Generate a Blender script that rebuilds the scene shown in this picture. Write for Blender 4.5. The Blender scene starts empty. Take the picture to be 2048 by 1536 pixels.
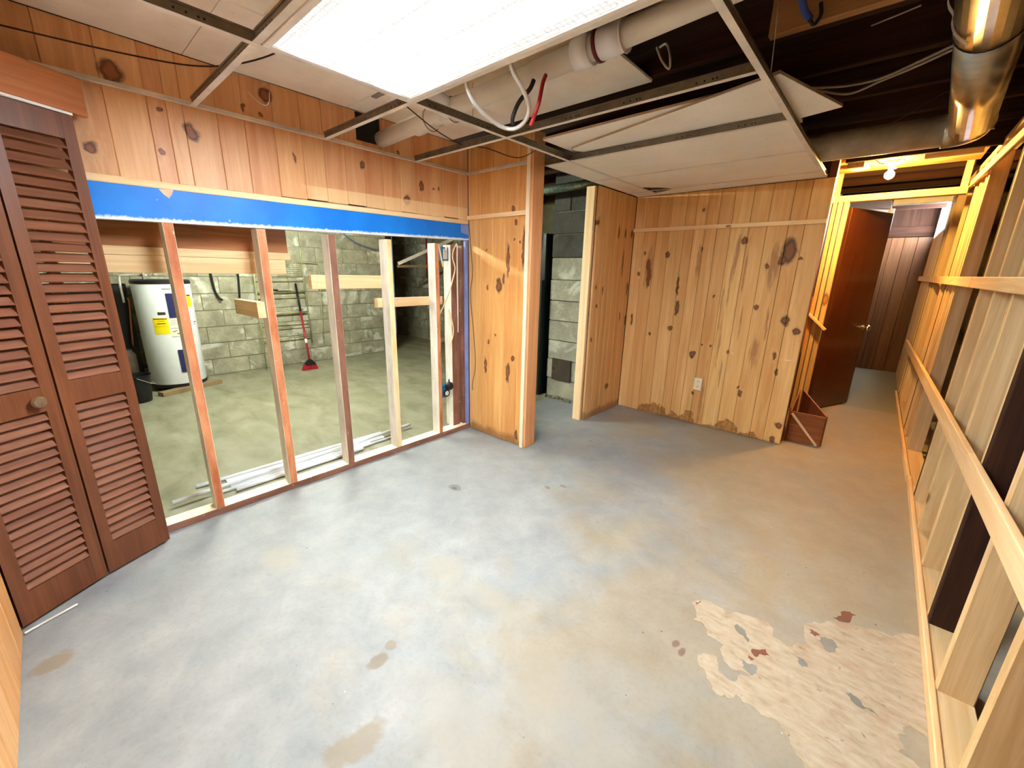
import bpy, bmesh, math, random
from mathutils import Vector, Matrix, Quaternion
import numpy as np
R = random.Random(7)
sc = bpy.context.scene
COL = sc.collection

# ------------------------------------------------------------------ camera, world, exposure
cam_d = bpy.data.cameras.new('camera'); cam = bpy.data.objects.new('camera', cam_d); COL.objects.link(cam)
CF, CYAW, CPIT, CROLL = 816.024, 0.723975, 0.268166, 0.022365
cam_d.sensor_fit = 'HORIZONTAL'; cam_d.sensor_width = 36.0; cam_d.lens = CF / 2048 * 36.0
cam_d.clip_start = 0.02; cam_d.clip_end = 60
_fw = Vector((-math.sin(CYAW)*math.cos(CPIT), math.cos(CYAW)*math.cos(CPIT), -math.sin(CPIT)))
_rt = Vector((math.cos(CYAW), math.sin(CYAW), 0)); _up = _rt.cross(_fw)
_r2 = _rt*math.cos(CROLL) + _up*math.sin(CROLL); _u2 = -_rt*math.sin(CROLL) + _up*math.cos(CROLL)
cam.matrix_world = Matrix(((_r2.x,_u2.x,-_fw.x,1.6979),(_r2.y,_u2.y,-_fw.y,-1.2197),(_r2.z,_u2.z,-_fw.z,1.35277),(0,0,0,1)))
sc.camera = cam
w = bpy.data.worlds.new('world'); sc.world = w; w.use_nodes = True
w.node_tree.nodes['Background'].inputs[0].default_value = (.75,.85,1,1)
w.node_tree.nodes['Background'].inputs[1].default_value = 0.04
sc.view_settings.view_transform = 'Standard'; sc.view_settings.look = 'None'
sc.view_settings.gamma = 1.0; sc.view_settings.use_curve_mapping = False
sc.view_settings.exposure = 2.7
TROFFER = 15.0      # fluorescent panel
BULB = 540.0        # warm bare bulb in the corridor
UTIL = 96.0        # tube lamp of the utility room
DAY = 11.0          # daylight in the small basement window
sc.cycles.max_bounces = 10; sc.cycles.diffuse_bounces = 7

# ------------------------------------------------------------------ colour + node helpers
def lin(c):
    c = c/255.0
    return c/12.92 if c <= .04045 else ((c+.055)/1.055)**2.4
def rgb(r, g, b): return (lin(r), lin(g), lin(b), 1)

class NT:
    def __init__(s, name):
        s.m = bpy.data.materials.new(name); s.m.use_nodes = True
        s.t = s.m.node_tree; s.n = s.t.nodes; s.l = s.t.links
        s.b = s.n['Principled BSDF']
    def add(s, typ, **kw):
        n = s.n.new(typ)
        for k, v in kw.items():
            if k.startswith('i'):
                n.inputs[int(k[1:])].default_value = v
            else: setattr(n, k, v)
        return n
    def link(s, a, b): s.l.new(a, b)
    def math(s, op, a, b=None, clamp=False):
        n = s.n.new('ShaderNodeMath'); n.operation = op; n.use_clamp = clamp
        for i, v in enumerate((a, b)):
            if v is None: continue
            if isinstance(v, (int, float)): n.inputs[i].default_value = v
            else: s.l.new(v, n.inputs[i])
        return n.outputs[0]
    def vmath(s, op, a, b=None):
        n = s.n.new('ShaderNodeVectorMath'); n.operation = op
        for i, v in enumerate((a, b)):
            if v is None: continue
            if isinstance(v, (tuple, list)): n.inputs[i].default_value = v
            else: s.l.new(v, n.inputs[i])
        return n.outputs['Value'] if op == 'LENGTH' else n.outputs[0]
    def mix(s, fac, a, b, mode='MIX'):
        n = s.n.new('ShaderNodeMix'); n.data_type = 'RGBA'; n.blend_type = mode
        for i, v in ((0, fac), (6, a), (7, b)):
            if isinstance(v, (int, float)): n.inputs[i].default_value = v
            elif isinstance(v, tuple): n.inputs[i].default_value = v
            else: s.l.new(v, n.inputs[i])
        return n.outputs[2]
    def ramp(s, fac, stops, interp='LINEAR'):
        n = s.n.new('ShaderNodeValToRGB'); e = n.color_ramp.elements; n.color_ramp.interpolation = interp
        while len(e) < len(stops): e.new(.5)
        for i, (p, c) in enumerate(stops):
            e[i].position = p; e[i].color = c if isinstance(c, tuple) else (c, c, c, 1)
        s.l.new(fac, n.inputs[0]); return n.outputs[0]
    def noise(s, vec, scale=5, detail=3, rough=.5, dist=0):
        n = s.n.new('ShaderNodeTexNoise'); n.inputs['Scale'].default_value = scale
        n.inputs['Detail'].default_value = detail; n.inputs['Roughness'].default_value = rough
        n.inputs['Distortion'].default_value = dist; s.l.new(vec, n.inputs['Vector']); return n.outputs['Fac']
    def scaled(s, vec, sv): return s.vmath('MULTIPLY', vec, sv)
    def done(s, col, rough=.7, bump=None, bstr=.2, bdist=.002, spec=.3, metal=0):
        if isinstance(col, tuple): s.b.inputs['Base Color'].default_value = col
        else: s.l.new(col, s.b.inputs['Base Color'])
        if isinstance(rough, (int, float)): s.b.inputs['Roughness'].default_value = rough
        else: s.l.new(rough, s.b.inputs['Roughness'])
        s.b.inputs['Specular IOR Level'].default_value = spec
        s.b.inputs['Metallic'].default_value = metal
        if bump is not None:
            bn = s.n.new('ShaderNodeBump'); bn.inputs['Strength'].default_value = bstr; bn.inputs['Distance'].default_value = bdist
            s.l.new(bump, bn.inputs['Height']); s.l.new(bn.outputs[0], s.b.inputs['Normal'])
        return s.m

def objcoord(t, spread=40):
    tc = t.add('ShaderNodeTexCoord'); oi = t.add('ShaderNodeObjectInfo')
    off = t.vmath('MULTIPLY', oi.outputs['Random'], (spread, spread*.73, spread*.37))
    return t.vmath('ADD', tc.outputs['Object'], off), oi.outputs['Random']
def worldpos(t): return t.add('ShaderNodeNewGeometry').outputs['Position']

def wood(name, light, dark, tints=None, knots=None, kden=.0, kcol=(52,24,10), rough=.55, spec=.3, streak=.5, extra=None, contrast=1.0):
    """pine: grain runs along local Z of each piece; knots: list of (centre xyz, radii) in room coordinates; kden: random knots"""
    t = NT(name); P, rnd = objcoord(t)
    halo = None; kd = None
    if knots:
        W = worldpos(t)
        nz = t.n.new('ShaderNodeTexNoise'); nz.inputs['Scale'].default_value = 22; nz.inputs['Detail'].default_value = 2
        t.link(W, nz.inputs['Vector'])
        jit = t.vmath('MULTIPLY', t.vmath('SUBTRACT', nz.outputs['Color'], (.5,.5,.5)), (.035,.035,.05))
        Wd = t.vmath('ADD', W, jit)
        for c, s3 in knots:
            d = t.vmath('LENGTH', t.vmath('MULTIPLY', t.vmath('SUBTRACT', Wd, tuple(c)), tuple(s3)))
            kd = d if kd is None else t.math('MINIMUM', kd, d)
    if kden > 0:
        v = t.n.new('ShaderNodeTexVoronoi'); v.feature = 'F1'; v.inputs['Scale'].default_value = 1.0
        t.link(t.scaled(P, (5.5, 5.5, 2.3)), v.inputs['Vector'])
        sep = t.n.new('ShaderNodeSeparateColor'); t.link(v.outputs['Color'], sep.inputs[0])
        big = t.math('ADD', t.math('MULTIPLY', sep.outputs[1], 14), 6)
        d2 = t.math('ADD', t.math('MULTIPLY', v.outputs['Distance'], big), t.math('MULTIPLY', t.math('GREATER_THAN', sep.outputs[0], kden), 9))
        kd = d2 if kd is None else t.math('MINIMUM', kd, d2)
    G = P
    if kd is not None:
        halo = t.math('DIVIDE', 1.0, t.math('ADD', t.math('MULTIPLY', kd, kd), 1.0))
        comb = t.n.new('ShaderNodeCombineXYZ'); t.link(t.math('MULTIPLY', halo, .05), comb.inputs[0]); t.link(t.math('MULTIPLY', halo, .03), comb.inputs[1])
        G = t.vmath('ADD', P, comb.outputs[0])
    g1 = t.noise(t.scaled(G, (19, 19, 1.0)), 1, 5, .6, .9)
    g2 = t.noise(t.scaled(G, (170, 170, 4)), 1, 2, .5)
    g3 = t.noise(t.scaled(G, (7, 7, .6)), 1, 2, .5, .8)
    c = .18*contrast
    col = t.ramp(g1, [(.5-c, dark), (.5+c*.9, light)])
    col = t.mix(t.math('MULTIPLY', t.ramp(g2, [(.35, 1.0), (.6, 0.0)]), .35), col, dark)
    col = t.mix(t.math('MULTIPLY', t.ramp(g3, [(.42, 0.0), (.7, 1.0)]), streak), col, dark)
    if tints:
        col = t.mix(1.0, col, t.ramp(rnd, [(i/max(1, len(tints)-1), c4) for i, c4 in enumerate(tints)]), 'MULTIPLY')
    oc = t.add('ShaderNodeObjectInfo'); col = t.mix(1.0, col, oc.outputs['Color'], 'MULTIPLY')   # each board's own stain
    if kd is not None:
        k0 = rgb(*kcol); k1 = rgb(min(255,kcol[0]+62), min(255,kcol[1]+40), min(255,kcol[2]+22))
        kc = t.ramp(t.math('MULTIPLY', kd, .5), [(0, k1), (.2, k1), (.3, k0), (.5, k0)])
        km = t.ramp(t.math('MULTIPLY', kd, .5), [(.34, .9), (.52, 0.0)])
        col = t.mix(t.math('MULTIPLY', t.ramp(halo, [(.16, 0.0), (.5, .5)]), 1), col, dark)
        col = t.mix(km, col, kc)
    if extra: col = extra(t, col)
    return t.done(col, rough, g1, .12, .001, spec)

def plain(name, c, rough=.6, spec=.3, metal=0, var=.12, scale=6, bump=0):
    t = NT(name); P, rnd = objcoord(t)
    n = t.noise(P, scale, 4, .6)
    d = tuple(v*(1-var*2) for v in c[:3]) + (1,); l = tuple(min(1, v*(1+var)) for v in c[:3]) + (1,)
    col = t.ramp(n, [(.3, d), (.7, l)])
    return t.done(col, rough, n if bump else None, bump, .003, spec, metal)

def emit(name, c, s):
    t = NT(name); t.b.inputs['Base Color'].default_value = (0.8,.8,.8,1)
    t.b.inputs['Emission Color'].default_value = c; t.b.inputs['Emission Strength'].default_value = s
    return t.m

# ------------------------------------------------------------------ object helpers
WM = {}
def tag(o, label=None, cat=None, group=None, kind=None):
    if label: o['label'] = label
    if cat: o['category'] = cat
    if group: o['group'] = group
    if kind: o['kind'] = kind
    return o
def link(o, M, parent=None):
    COL.objects.link(o); M = M.copy()
    if parent is not None:
        o.parent = parent; o.matrix_parent_inverse = WM[parent.name].inverted()
    o.matrix_basis = M; WM[o.name] = M
    return o
def empty(name, loc, label=None, cat=None, group=None, kind=None):
    o = bpy.data.objects.new(name, None); o.empty_display_size = .05
    link(o, Matrix.Translation(Vector(loc))); return tag(o, label, cat, group, kind)
def meshobj(name, verts, faces, mats, M=None, parent=None, smooth=False, mi=None):
    me = bpy.data.meshes.new(name); me.from_pydata([tuple(v) for v in verts], [], [tuple(f) for f in faces])
    if not isinstance(mats, (list, tuple)): mats = [mats]
    for m in mats: me.materials.append(m)
    if smooth: me.polygons.foreach_set('use_smooth', [True]*len(me.polygons))
    if mi: me.polygons.foreach_set('material_index', mi)
    me.update()
    return link(bpy.data.objects.new(name, me), M or Matrix.Identity(4), parent)

def prism_geo(hx, hy, z0, z1, ch):
    ch = min(ch, hx*.9, hy*.9)
    P = [(-hx+ch,-hy),(hx-ch,-hy),(hx,-hy+ch),(hx,hy-ch),(hx-ch,hy),(-hx+ch,hy),(-hx,hy-ch),(-hx,-hy+ch)]
    v = [(x,y,z0) for x,y in P]+[(x,y,z1) for x,y in P]
    f = [tuple(range(7,-1,-1)), tuple(range(8,16))]+[(i,(i+1)%8,8+(i+1)%8,8+i) for i in range(8)]
    return v, f
def lumber(name, p0, p1, wd, th, mat, parent=None, side=(1,0,0), ch=.002, face=None, face2=None):
    """timber from p0 to p1: local Z along it, wd across `side`, th across the third axis. face=(dir, mat): side facing dir gets its own paint"""
    p0 = Vector(p0); p1 = Vector(p1); z = (p1-p0); L = z.length; z.normalize()
    s = Vector(side); x = (s - z*s.dot(z)).normalized(); y = z.cross(x)
    M = Matrix(((x.x,y.x,z.x,p0.x),(x.y,y.y,z.y,p0.y),(x.z,y.z,z.z,p0.z),(0,0,0,1)))
    v, f = prism_geo(wd/2, th/2, 0, L, ch)
    mats = [mat]; mi = None
    if face:
        mats = [mat]+[fm for _, fm in face]; mi = []
        R3 = M.to_3x3()
        for fc in f:
            a, b, c = (Vector(v[fc[0]]), Vector(v[fc[1]]), Vector(v[fc[2]]))
            n = R3 @ ((b-a).cross(c-a)).normalized()
            k = 0
            for j, (d, _) in enumerate(face):
                if n.dot(Vector(d)) > .8: k = j+1
            mi.append(k)
    return meshobj(name, v, f, mats, M, parent, mi=mi)
def box(name, lo, hi, mat, parent=None, grain='z', ch=.002, face=None):
    lo = Vector(lo); hi = Vector(hi); c = (lo+hi)/2; d = hi-lo
    if grain == 'z': return lumber(name, (c.x,c.y,lo.z), (c.x,c.y,hi.z), d.x, d.y, mat, parent, (1,0,0), ch, face)
    if grain == 'x': return lumber(name, (lo.x,c.y,c.z), (hi.x,c.y,c.z), d.y, d.z, mat, parent, (0,1,0), ch, face)
    return lumber(name, (c.x,lo.y,c.z), (c.x,hi.y,c.z), d.x, d.z, mat, parent, (1,0,0), ch, face)

def spline(pts, n=8):
    P = [Vector(p) for p in pts]
    if len(P) < 3: return P
    Q = [P[0]*2-P[1]]+P+[P[-1]*2-P[-2]]; out = []
    for i in range(1, len(Q)-2):
        for k in range(n):
            u = k/n; a, b, c, d = Q[i-1], Q[i], Q[i+1], Q[i+2]
            out.append(.5*((2*b)+(c-a)*u+(2*a-5*b+4*c-d)*u*u+(3*b-a-3*c+d)*u**3))
    return out+[P[-1]]
def tube_geo(path, r, seg=10, caps=True):
    path = [Vector(p) for p in path]; n = len(path)
    rad = r if isinstance(r, (list, tuple)) else [r]*n
    T = [(path[min(i+1,n-1)]-path[max(i-1,0)]).normalized() for i in range(n)]
    u = T[0].orthogonal().normalized(); v = []; f = []
    for i in range(n):
        if i: u = (T[i-1].rotation_difference(T[i]) @ u)
        u = (u - T[i]*u.dot(T[i])).normalized(); w2 = T[i].cross(u)
        for k in range(seg):
            a = 2*math.pi*k/seg; v.append(path[i]+(u*math.cos(a)+w2*math.sin(a))*rad[i])
    for i in range(n-1):
        for k in range(seg):
            a = i*seg+k; b = i*seg+(k+1)%seg; f.append((a, b, b+seg, a+seg))
    if caps: f.append(tuple(range(seg-1,-1,-1))); f.append(tuple(range((n-1)*seg, n*seg)))
    return v, f
def tube(name, path, r, mat, parent=None, seg=10, curve=0, caps=True, smooth=True):
    if curve: path = spline(path, curve)
    v, f = tube_geo(path, r, seg, caps)
    o = meshobj(name, v, f, mat, None, parent)
    if smooth:
        me = o.data; k = len(f)-(2 if caps else 0)
        me.polygons.foreach_set('use_smooth', [i < k for i in range(len(f))])
    # put the origin on the thing
    c = Vector(path[0]) if not isinstance(path[0], Vector) else path[0].copy()
    me = o.data; me.transform(Matrix.Translation(-c)); M = Matrix.Translation(c); o.matrix_basis = M; WM[o.name] = M
    return o
def lathe(name, prof, mat, loc=(0,0,0), parent=None, seg=32, axis=(0,0,1), smooth=True, mi=None):
    v = []; f = []
    for r, z in prof:
        for k in range(seg):
            a = 2*math.pi*k/seg; v.append((r*math.cos(a), r*math.sin(a), z))
    for i in range(len(prof)-1):
        for k in range(seg):
            a = i*seg+k; b = i*seg+(k+1)%seg; f.append((a, b, b+seg, a+seg))
    q = Vector((0,0,1)).rotation_difference(Vector(axis).normalized())
    M = Matrix.Translation(Vector(loc)) @ q.to_matrix().to_4x4()
    o = meshobj(name, v, f, mat, M, parent, smooth)
    bm = bmesh.new(); bm.from_mesh(o.data); bmesh.ops.remove_doubles(bm, verts=bm.verts, dist=1e-5)
    bmesh.ops.recalc_face_normals(bm, faces=bm.faces); bm.to_mesh(o.data); bm.free()
    if smooth:
        o.data.polygons.foreach_set('use_smooth', [True]*len(o.data.polygons))
        o.data.set_sharp_from_angle(angle=math.radians(40))
    return o
def poly_extrude(name, pts2, z0, z1, mat, parent=None, M=None):
    n = len(pts2); v = [(x,y,z0) for x,y in pts2]+[(x,y,z1) for x,y in pts2]
    f = [tuple(range(n-1,-1,-1)), tuple(range(n,2*n))]+[(i,(i+1)%n,n+(i+1)%n,n+i) for i in range(n)]
    return meshobj(name, v, f, mat, M, parent)

# ------------------------------------------------------------------ materials
KB = [((.136,1.537),.020,.026),((-.123,1.362),.014,.022),((-.08,1.551),.013,.02),((-.022,1.348),.022,.13),((-.035,1.45),.028,.06),((.266,1.263),.014,.10),((.283,1.063),.022,.08),((.247,.872),.022,.022),
 ((.05,.795),.016,.016),((.477,.656),.034,.038),((.554,.754),.011,.011),((.62,.755),.015,.014),((.759,1.637),.026,.034),((.93,1.11),.024,.028),((.95,1.441),.015,.024),((1.085,1.555),.056,.11),((1.05,1.48),.03,.05),
 ((1.168,1.497),.014,.016),((1.149,1.025),.032,.05),((1.236,.949),.03,.034),((1.118,.737),.018,.03),((1.154,.606),.014,.035),((.922,.373),.022,.034),((.898,.422),.01,.02),((.527,.288),.012,.018),((1.246,.163),.03,.032),((1.219,.03),.022,.04),
 ((-.152,.921),.013,.06),((.768,.714),.012,.02),((.587,1.185),.012,.014),((.409,1.901),.014,.016),((.433,1.574),.009,.02)]
KB = [((c[0],2.66,c[1]),(1/rx,0,1/rz)) for c,rx,rz in KB]
KS = [((-.509,1.248),.034,.062),((-.634,1.229),.016,.024),((-.643,1.51),.012,.014),((-.616,.806),.016,.026),((-.542,.86),.013,.018),((-.376,1.783),.018,.03),((-.35,1.692),.016,.024),((-.419,1.435),.02,.13),((-.27,1.52),.02,.16),((-.65,.605),.02,.075),((-.403,.585),.026,.085),((-.349,.702),.02,.024),((-.298,.085),.02,.05),((-.36,1.58),.01,.012),((-.31,1.56),.010,.012),((-.46,1.3),.012,.05)]
KS = [((c[0],1.1,c[1]),(1/rx,0,1/rz)) for c,rx,rz in KS]
KL = [((-.874,2.11),.045,.05),((-.628,1.946),.032,.045),((-.987,1.809),.025,.026),((-.73,2.016),.012,.016),((-.754,1.834),.013,.014),((-.176,1.932),.009,.03),((-.287,2.192),.035,.04),((-.319,2.103),.016,.016),((-.392,2.11),.012,.012),((.225,1.966),.022,.028),((.665,1.915),.022,.034),((.541,1.809),.03,.04),((.769,1.918),.012,.014),((.814,1.921),.012,.014),((.487,2.085),.012,.018)]
KL = [((-.85,c[0],c[1]),(0,1/rx,1/rz)) for c,rx,rz in KL]
KD = [((1.993,1.775),.02,.03),((2.501,1.722),.018,.05),((2.626,1.721),.02,.04),((2.492,1.46),.016,.15),((2.369,1.723),.016,.06),((2.032,1.239),.018,.022),((2.155,1.206),.012,.05),((2.63,1.221),.016,.07),((2.529,.951),.012,.05),((2.068,1.068),.018,.02),((2.015,.775),.018,.024),((2.382,.264),.04,.03),((2.651,.907),.02,.06)]
KD = [((-.215,c[0],c[1]),(0,1/rx,1/rz)) for c,rx,rz in KD]
T3 = [(1,1,1,1),(.95,.90,.84,1),(1,.98,.93,1),(.91,.85,.78,1),(1,1,.98,1),(.98,.96,.88,1)]
TP = [(1,1,1,1),(.90,.78,.72,1),(1,.96,.90,1),(.84,.72,.66,1),(1,.98,.94,1),(.95,.86,.76,1)]

STREAKS = [(.70,1.30,.012,.26),(.66,1.05,.010,.30),(.83,1.0,.010,.18),(.74,.52,.010,.20),(1.02,1.05,.012,.10),(.80,1.40,.010,.24),(1.03,.9,.009,.09),(.42,1.42,.02,.16),(.69,.8,.012,.3),(.61,.3,.02,.3),(.72,1.5,.02,.2),(-.03,1.4,.04,.2),(1.0,1.45,.05,.2),(.97,.75,.03,.14)]
def rot_extra(t, col):
    W0 = worldpos(t); nz = t.noise(t.scaled(W0, (40,40,7)), 1, 3, .6)
    for cx, cz, rx, rz in STREAKS:
        d = t.vmath('LENGTH', t.vmath('MULTIPLY', t.vmath('SUBTRACT', W0, (cx,2.66,cz)), (1/rx,0,1/rz)))
        col = t.mix(t.ramp(t.math('ADD', d, t.math('MULTIPLY', t.math('SUBTRACT', nz, .5), 2.4)), [(.35, .55), (1.1, 0.0)]), col, rgb(124,68,26))
    W = worldpos(t); sep = t.n.new('ShaderNodeSeparateXYZ'); t.link(W, sep.inputs[0])
    n = t.noise(W, 15, 5, .68); base = None
    for cx, wd, hh in ((.17,.16,.10),(.40,.10,.055),(.52,.06,.10),(.86,.10,.10),(1.02,.1,.035),(.72,.09,.03)):
        a = t.math('DIVIDE', t.math('ABSOLUTE', t.math('SUBTRACT', sep.outputs[0], cx)), wd)
        top = t.math('MULTIPLY', t.math('SUBTRACT', 1.0, t.math('POWER', a, 4.0)), hh)
        base = top if base is None else t.math('MAXIMUM', base, top)
    edge = t.math('SUBTRACT', t.math('ADD', base, t.math('MULTIPLY', t.math('SUBTRACT', n, .52), .24)), sep.outputs[2])
    m = t.ramp(t.math('ADD', t.math('MULTIPLY', edge, 12), .5), [(.46, 0.0), (.54, 1.0)])
    line = t.ramp(t.math('ADD', t.math('MULTIPLY', edge, 12), .5), [(.42, 0.0), (.5, 1.0), (.62, 0.0)])
    n2 = t.noise(W, 40, 3, .6)
    rc = t.ramp(n2, [(.35, rgb(112,70,26)), (.65, rgb(176,122,60))])
    col = t.mix(t.math('MULTIPLY', m, .8), col, rc)
    col = t.mix(t.math('MULTIPLY', line, .65), col, rgb(84,48,16))
    # scuffed white scratches
    for cx, cz, rx, rz in ((1.215,.714,.11,.022),(.816,.714,.05,.016),(.70,.735,.05,.012)):
        d = t.vmath('LENGTH', t.vmath('MULTIPLY', t.vmath('SUBTRACT', W, (cx,2.66,cz)), (1/rx,0,1/rz)))
        k = t.math('ADD', d, t.math('MULTIPLY', n2, 1.4))
        col = t.mix(t.ramp(k, [(.55, .9), (1.0, 0.0)]), col, rgb(245,228,200))
    return col
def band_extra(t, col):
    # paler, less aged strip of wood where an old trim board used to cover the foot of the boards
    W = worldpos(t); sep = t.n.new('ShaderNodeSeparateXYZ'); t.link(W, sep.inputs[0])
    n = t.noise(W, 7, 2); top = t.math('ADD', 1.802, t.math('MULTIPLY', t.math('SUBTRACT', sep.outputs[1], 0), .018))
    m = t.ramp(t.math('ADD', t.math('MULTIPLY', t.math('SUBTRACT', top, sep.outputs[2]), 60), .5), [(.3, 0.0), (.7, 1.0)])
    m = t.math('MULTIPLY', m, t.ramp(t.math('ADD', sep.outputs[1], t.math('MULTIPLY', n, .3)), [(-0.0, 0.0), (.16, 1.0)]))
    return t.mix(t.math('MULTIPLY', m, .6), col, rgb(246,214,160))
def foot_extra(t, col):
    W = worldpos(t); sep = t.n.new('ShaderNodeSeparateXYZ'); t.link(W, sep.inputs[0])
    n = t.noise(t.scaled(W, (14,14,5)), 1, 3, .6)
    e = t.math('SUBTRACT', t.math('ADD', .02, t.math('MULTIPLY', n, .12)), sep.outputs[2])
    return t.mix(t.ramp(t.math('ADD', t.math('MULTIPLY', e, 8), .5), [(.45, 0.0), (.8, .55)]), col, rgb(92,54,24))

M = {}
M['back'] = wood('pine_back_wall', rgb(244,208,150), rgb(216,168,106), T3, KB, .05, (58,24,8), .5, .35, .35, rot_extra)
M['stub'] = wood('pine_stub_wall', rgb(243,202,142), rgb(216,160,98), T3, KS, .04, (66,30,16), .42, .4, .4, foot_extra)
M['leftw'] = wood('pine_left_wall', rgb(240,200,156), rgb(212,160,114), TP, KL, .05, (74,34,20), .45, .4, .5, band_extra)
M['side'] = wood('pine_side_wall', rgb(244,206,150), rgb(216,166,108), T3, KD, .05, (66,30,12), .5, .35, .45, foot_extra)
M['front'] = wood('pine_front_wall', rgb(236,192,134), rgb(208,148,90), T3, None, .12, (70,34,14), .5, .35)
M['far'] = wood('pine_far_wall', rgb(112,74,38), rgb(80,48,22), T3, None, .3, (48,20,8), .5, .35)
M['header'] = wood('pine_header', rgb(206,142,92), rgb(176,104,60), None, None, .35, (64,26,14), .55)
M['pale'] = wood('pale_framing_lumber', rgb(236,212,168), rgb(206,172,122), [(1,1,1,1),(.92,.87,.80,1),(1,.97,.92,1),(.85,.78,.70,1)], None, .3, (112,76,42), .7, .2, .35)
M['strip'] = wood('pale_furring_strip', rgb(240,212,166), rgb(216,176,124), None, None, .14, (120,80,44), .65, .25, .3)
M['cleat'] = wood('pale_cleat', rgb(250,226,182), rgb(236,198,146), None, None, .12, (120,76,40), .6, .25, .3)
M['endboard'] = wood('reddish_pine_end_board', rgb(238,180,126), rgb(216,148,96), None, None, .12, (70,28,12), .5, .35)
M['pinewhite'] = wood('bleached_pine_strip', rgb(253,240,214), rgb(244,220,180), None, None, 0, (120,76,40), .6, .25, .2)
M['orange'] = wood('orange_plywood', rgb(212,132,62), rgb(176,96,36), None, None, .1, (80,34,12), .6)
M['darkwood'] = wood('dark_stained_joist', rgb(74,46,32), rgb(42,26,18), [(1,1,1,1),(.75,.7,.66,1),(1.0,.9,.8,1)], None, .06, (20,10,8), .8, .15)
M['tanjoist'] = wood('tan_joist', rgb(186,142,98), rgb(150,106,66), None, None, .12, (76,42,20), .75, .2)
M['subfloor'] = wood('dark_subfloor_board', rgb(62,42,30), rgb(36,22,16), [(1,1,1,1),(.7,.66,.62,1)], None, .05, (18,10,8), .85, .1)
M['soffit'] = wood('brown_soffit_board', rgb(192,132,84), rgb(156,94,54), None, None, .12, (84,44,20), .6, .25)
M['door'] = wood('brown_flush_door', rgb(88,44,22), rgb(66,31,13), None, None, 0, (40,20,8), .3, .5, .3)
M['cherry'] = wood('red_brown_stained_door', rgb(126,74,44), rgb(92,51,29), None, None, 0, (50,24,12), .42, .4, .4)
M['slat'] = wood('dusty_louver_slat', rgb(146,98,72), rgb(112,68,48), [(1,1,1,1),(.86,.8,.78,1),(1,.92,.86,1),(.9,.86,.86,1)], None, 0, (50,24,12), .6, .25, .4)
M['binwood'] = wood('reddish_bin_plywood', rgb(170,104,60), rgb(130,70,36), [(1,1,1,1),(.9,.8,.75,1)], None, .1, (60,26,10), .55)
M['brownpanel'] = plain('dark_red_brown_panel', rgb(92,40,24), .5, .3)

def painted(name, c1, c2, fleck=None, sc=9, thr=.6):
    t = NT(name); P, rnd = objcoord(t)
    n = t.noise(t.scaled(P, (sc*2, sc*2, sc*.5)), 1, 4, .6); col = t.ramp(n, [(.35, c1), (.65, c2)])
    if fleck:
        n2 = t.noise(t.scaled(P, (60, 60, 30)), 1, 3, .6)
        col = t.mix(t.ramp(n2, [(thr, 0.0), (thr+.04, 1.0)]), col, fleck)
    return t.done(col, .6, n, .1, .001, .3)
M['redface'] = painted('orange_brown_painted_stud_face', rgb(176,102,64), rgb(216,148,104), rgb(232,196,160), 9, .68)
M['brownface'] = painted('dark_brown_painted_stud_face', rgb(118,76,58), rgb(146,102,82), rgb(230,214,190), 9, .70)
M['creamface'] = painted('cream_stud_face', rgb(226,196,136), rgb(240,220,176), rgb(170,110,60), 9, .72)
M['whiteside'] = painted('whitewashed_stud_side', rgb(206,198,184), rgb(240,234,222), rgb(170,150,124), 7, .72)
M['plate'] = painted('brown_painted_plate', rgb(116,76,60), rgb(150,106,86), rgb(206,186,166), 8, .68)
M['platetop'] = painted('pale_plate_top', rgb(226,208,176), rgb(244,232,206), rgb(190,160,120), 8, .72)
def blue_mat():
    t = NT('bright_blue_beam_paint'); P, rnd = objcoord(t); tc = t.add('ShaderNodeTexCoord')
    n = t.noise(P, 5, 3); col = t.ramp(n, [(.3, rgb(14,112,214)), (.7, rgb(22,132,232))])
    n2 = t.noise(t.scaled(P, (60,60,60)), 1, 3, .6)
    sep = t.n.new('ShaderNodeSeparateXYZ'); t.link(tc.outputs['UV'], sep.inputs[0])
    e = t.math('ADD', sep.outputs[1], t.math('MULTIPLY', t.math('SUBTRACT', n2, .5), .16))
    col = t.mix(t.ramp(e, [(.05, .95), (.12, 0.0)]), col, rgb(232,238,244))
    fl = t.noise(t.scaled(P, (34,34,34)), 1, 2)
    col = t.mix(t.ramp(fl, [(.74, 0.0), (.77, .8)]), col, rgb(150,196,240))
    return t.done(col, .45, n2, .05, .001, .35)
M['blue'] = blue_mat()
M['bluedark'] = plain('blue_painted_edge', rgb(134,150,208), .5)
M['barewood'] = plain('bare_plaster_chip', rgb(226,200,176), .8)

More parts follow.
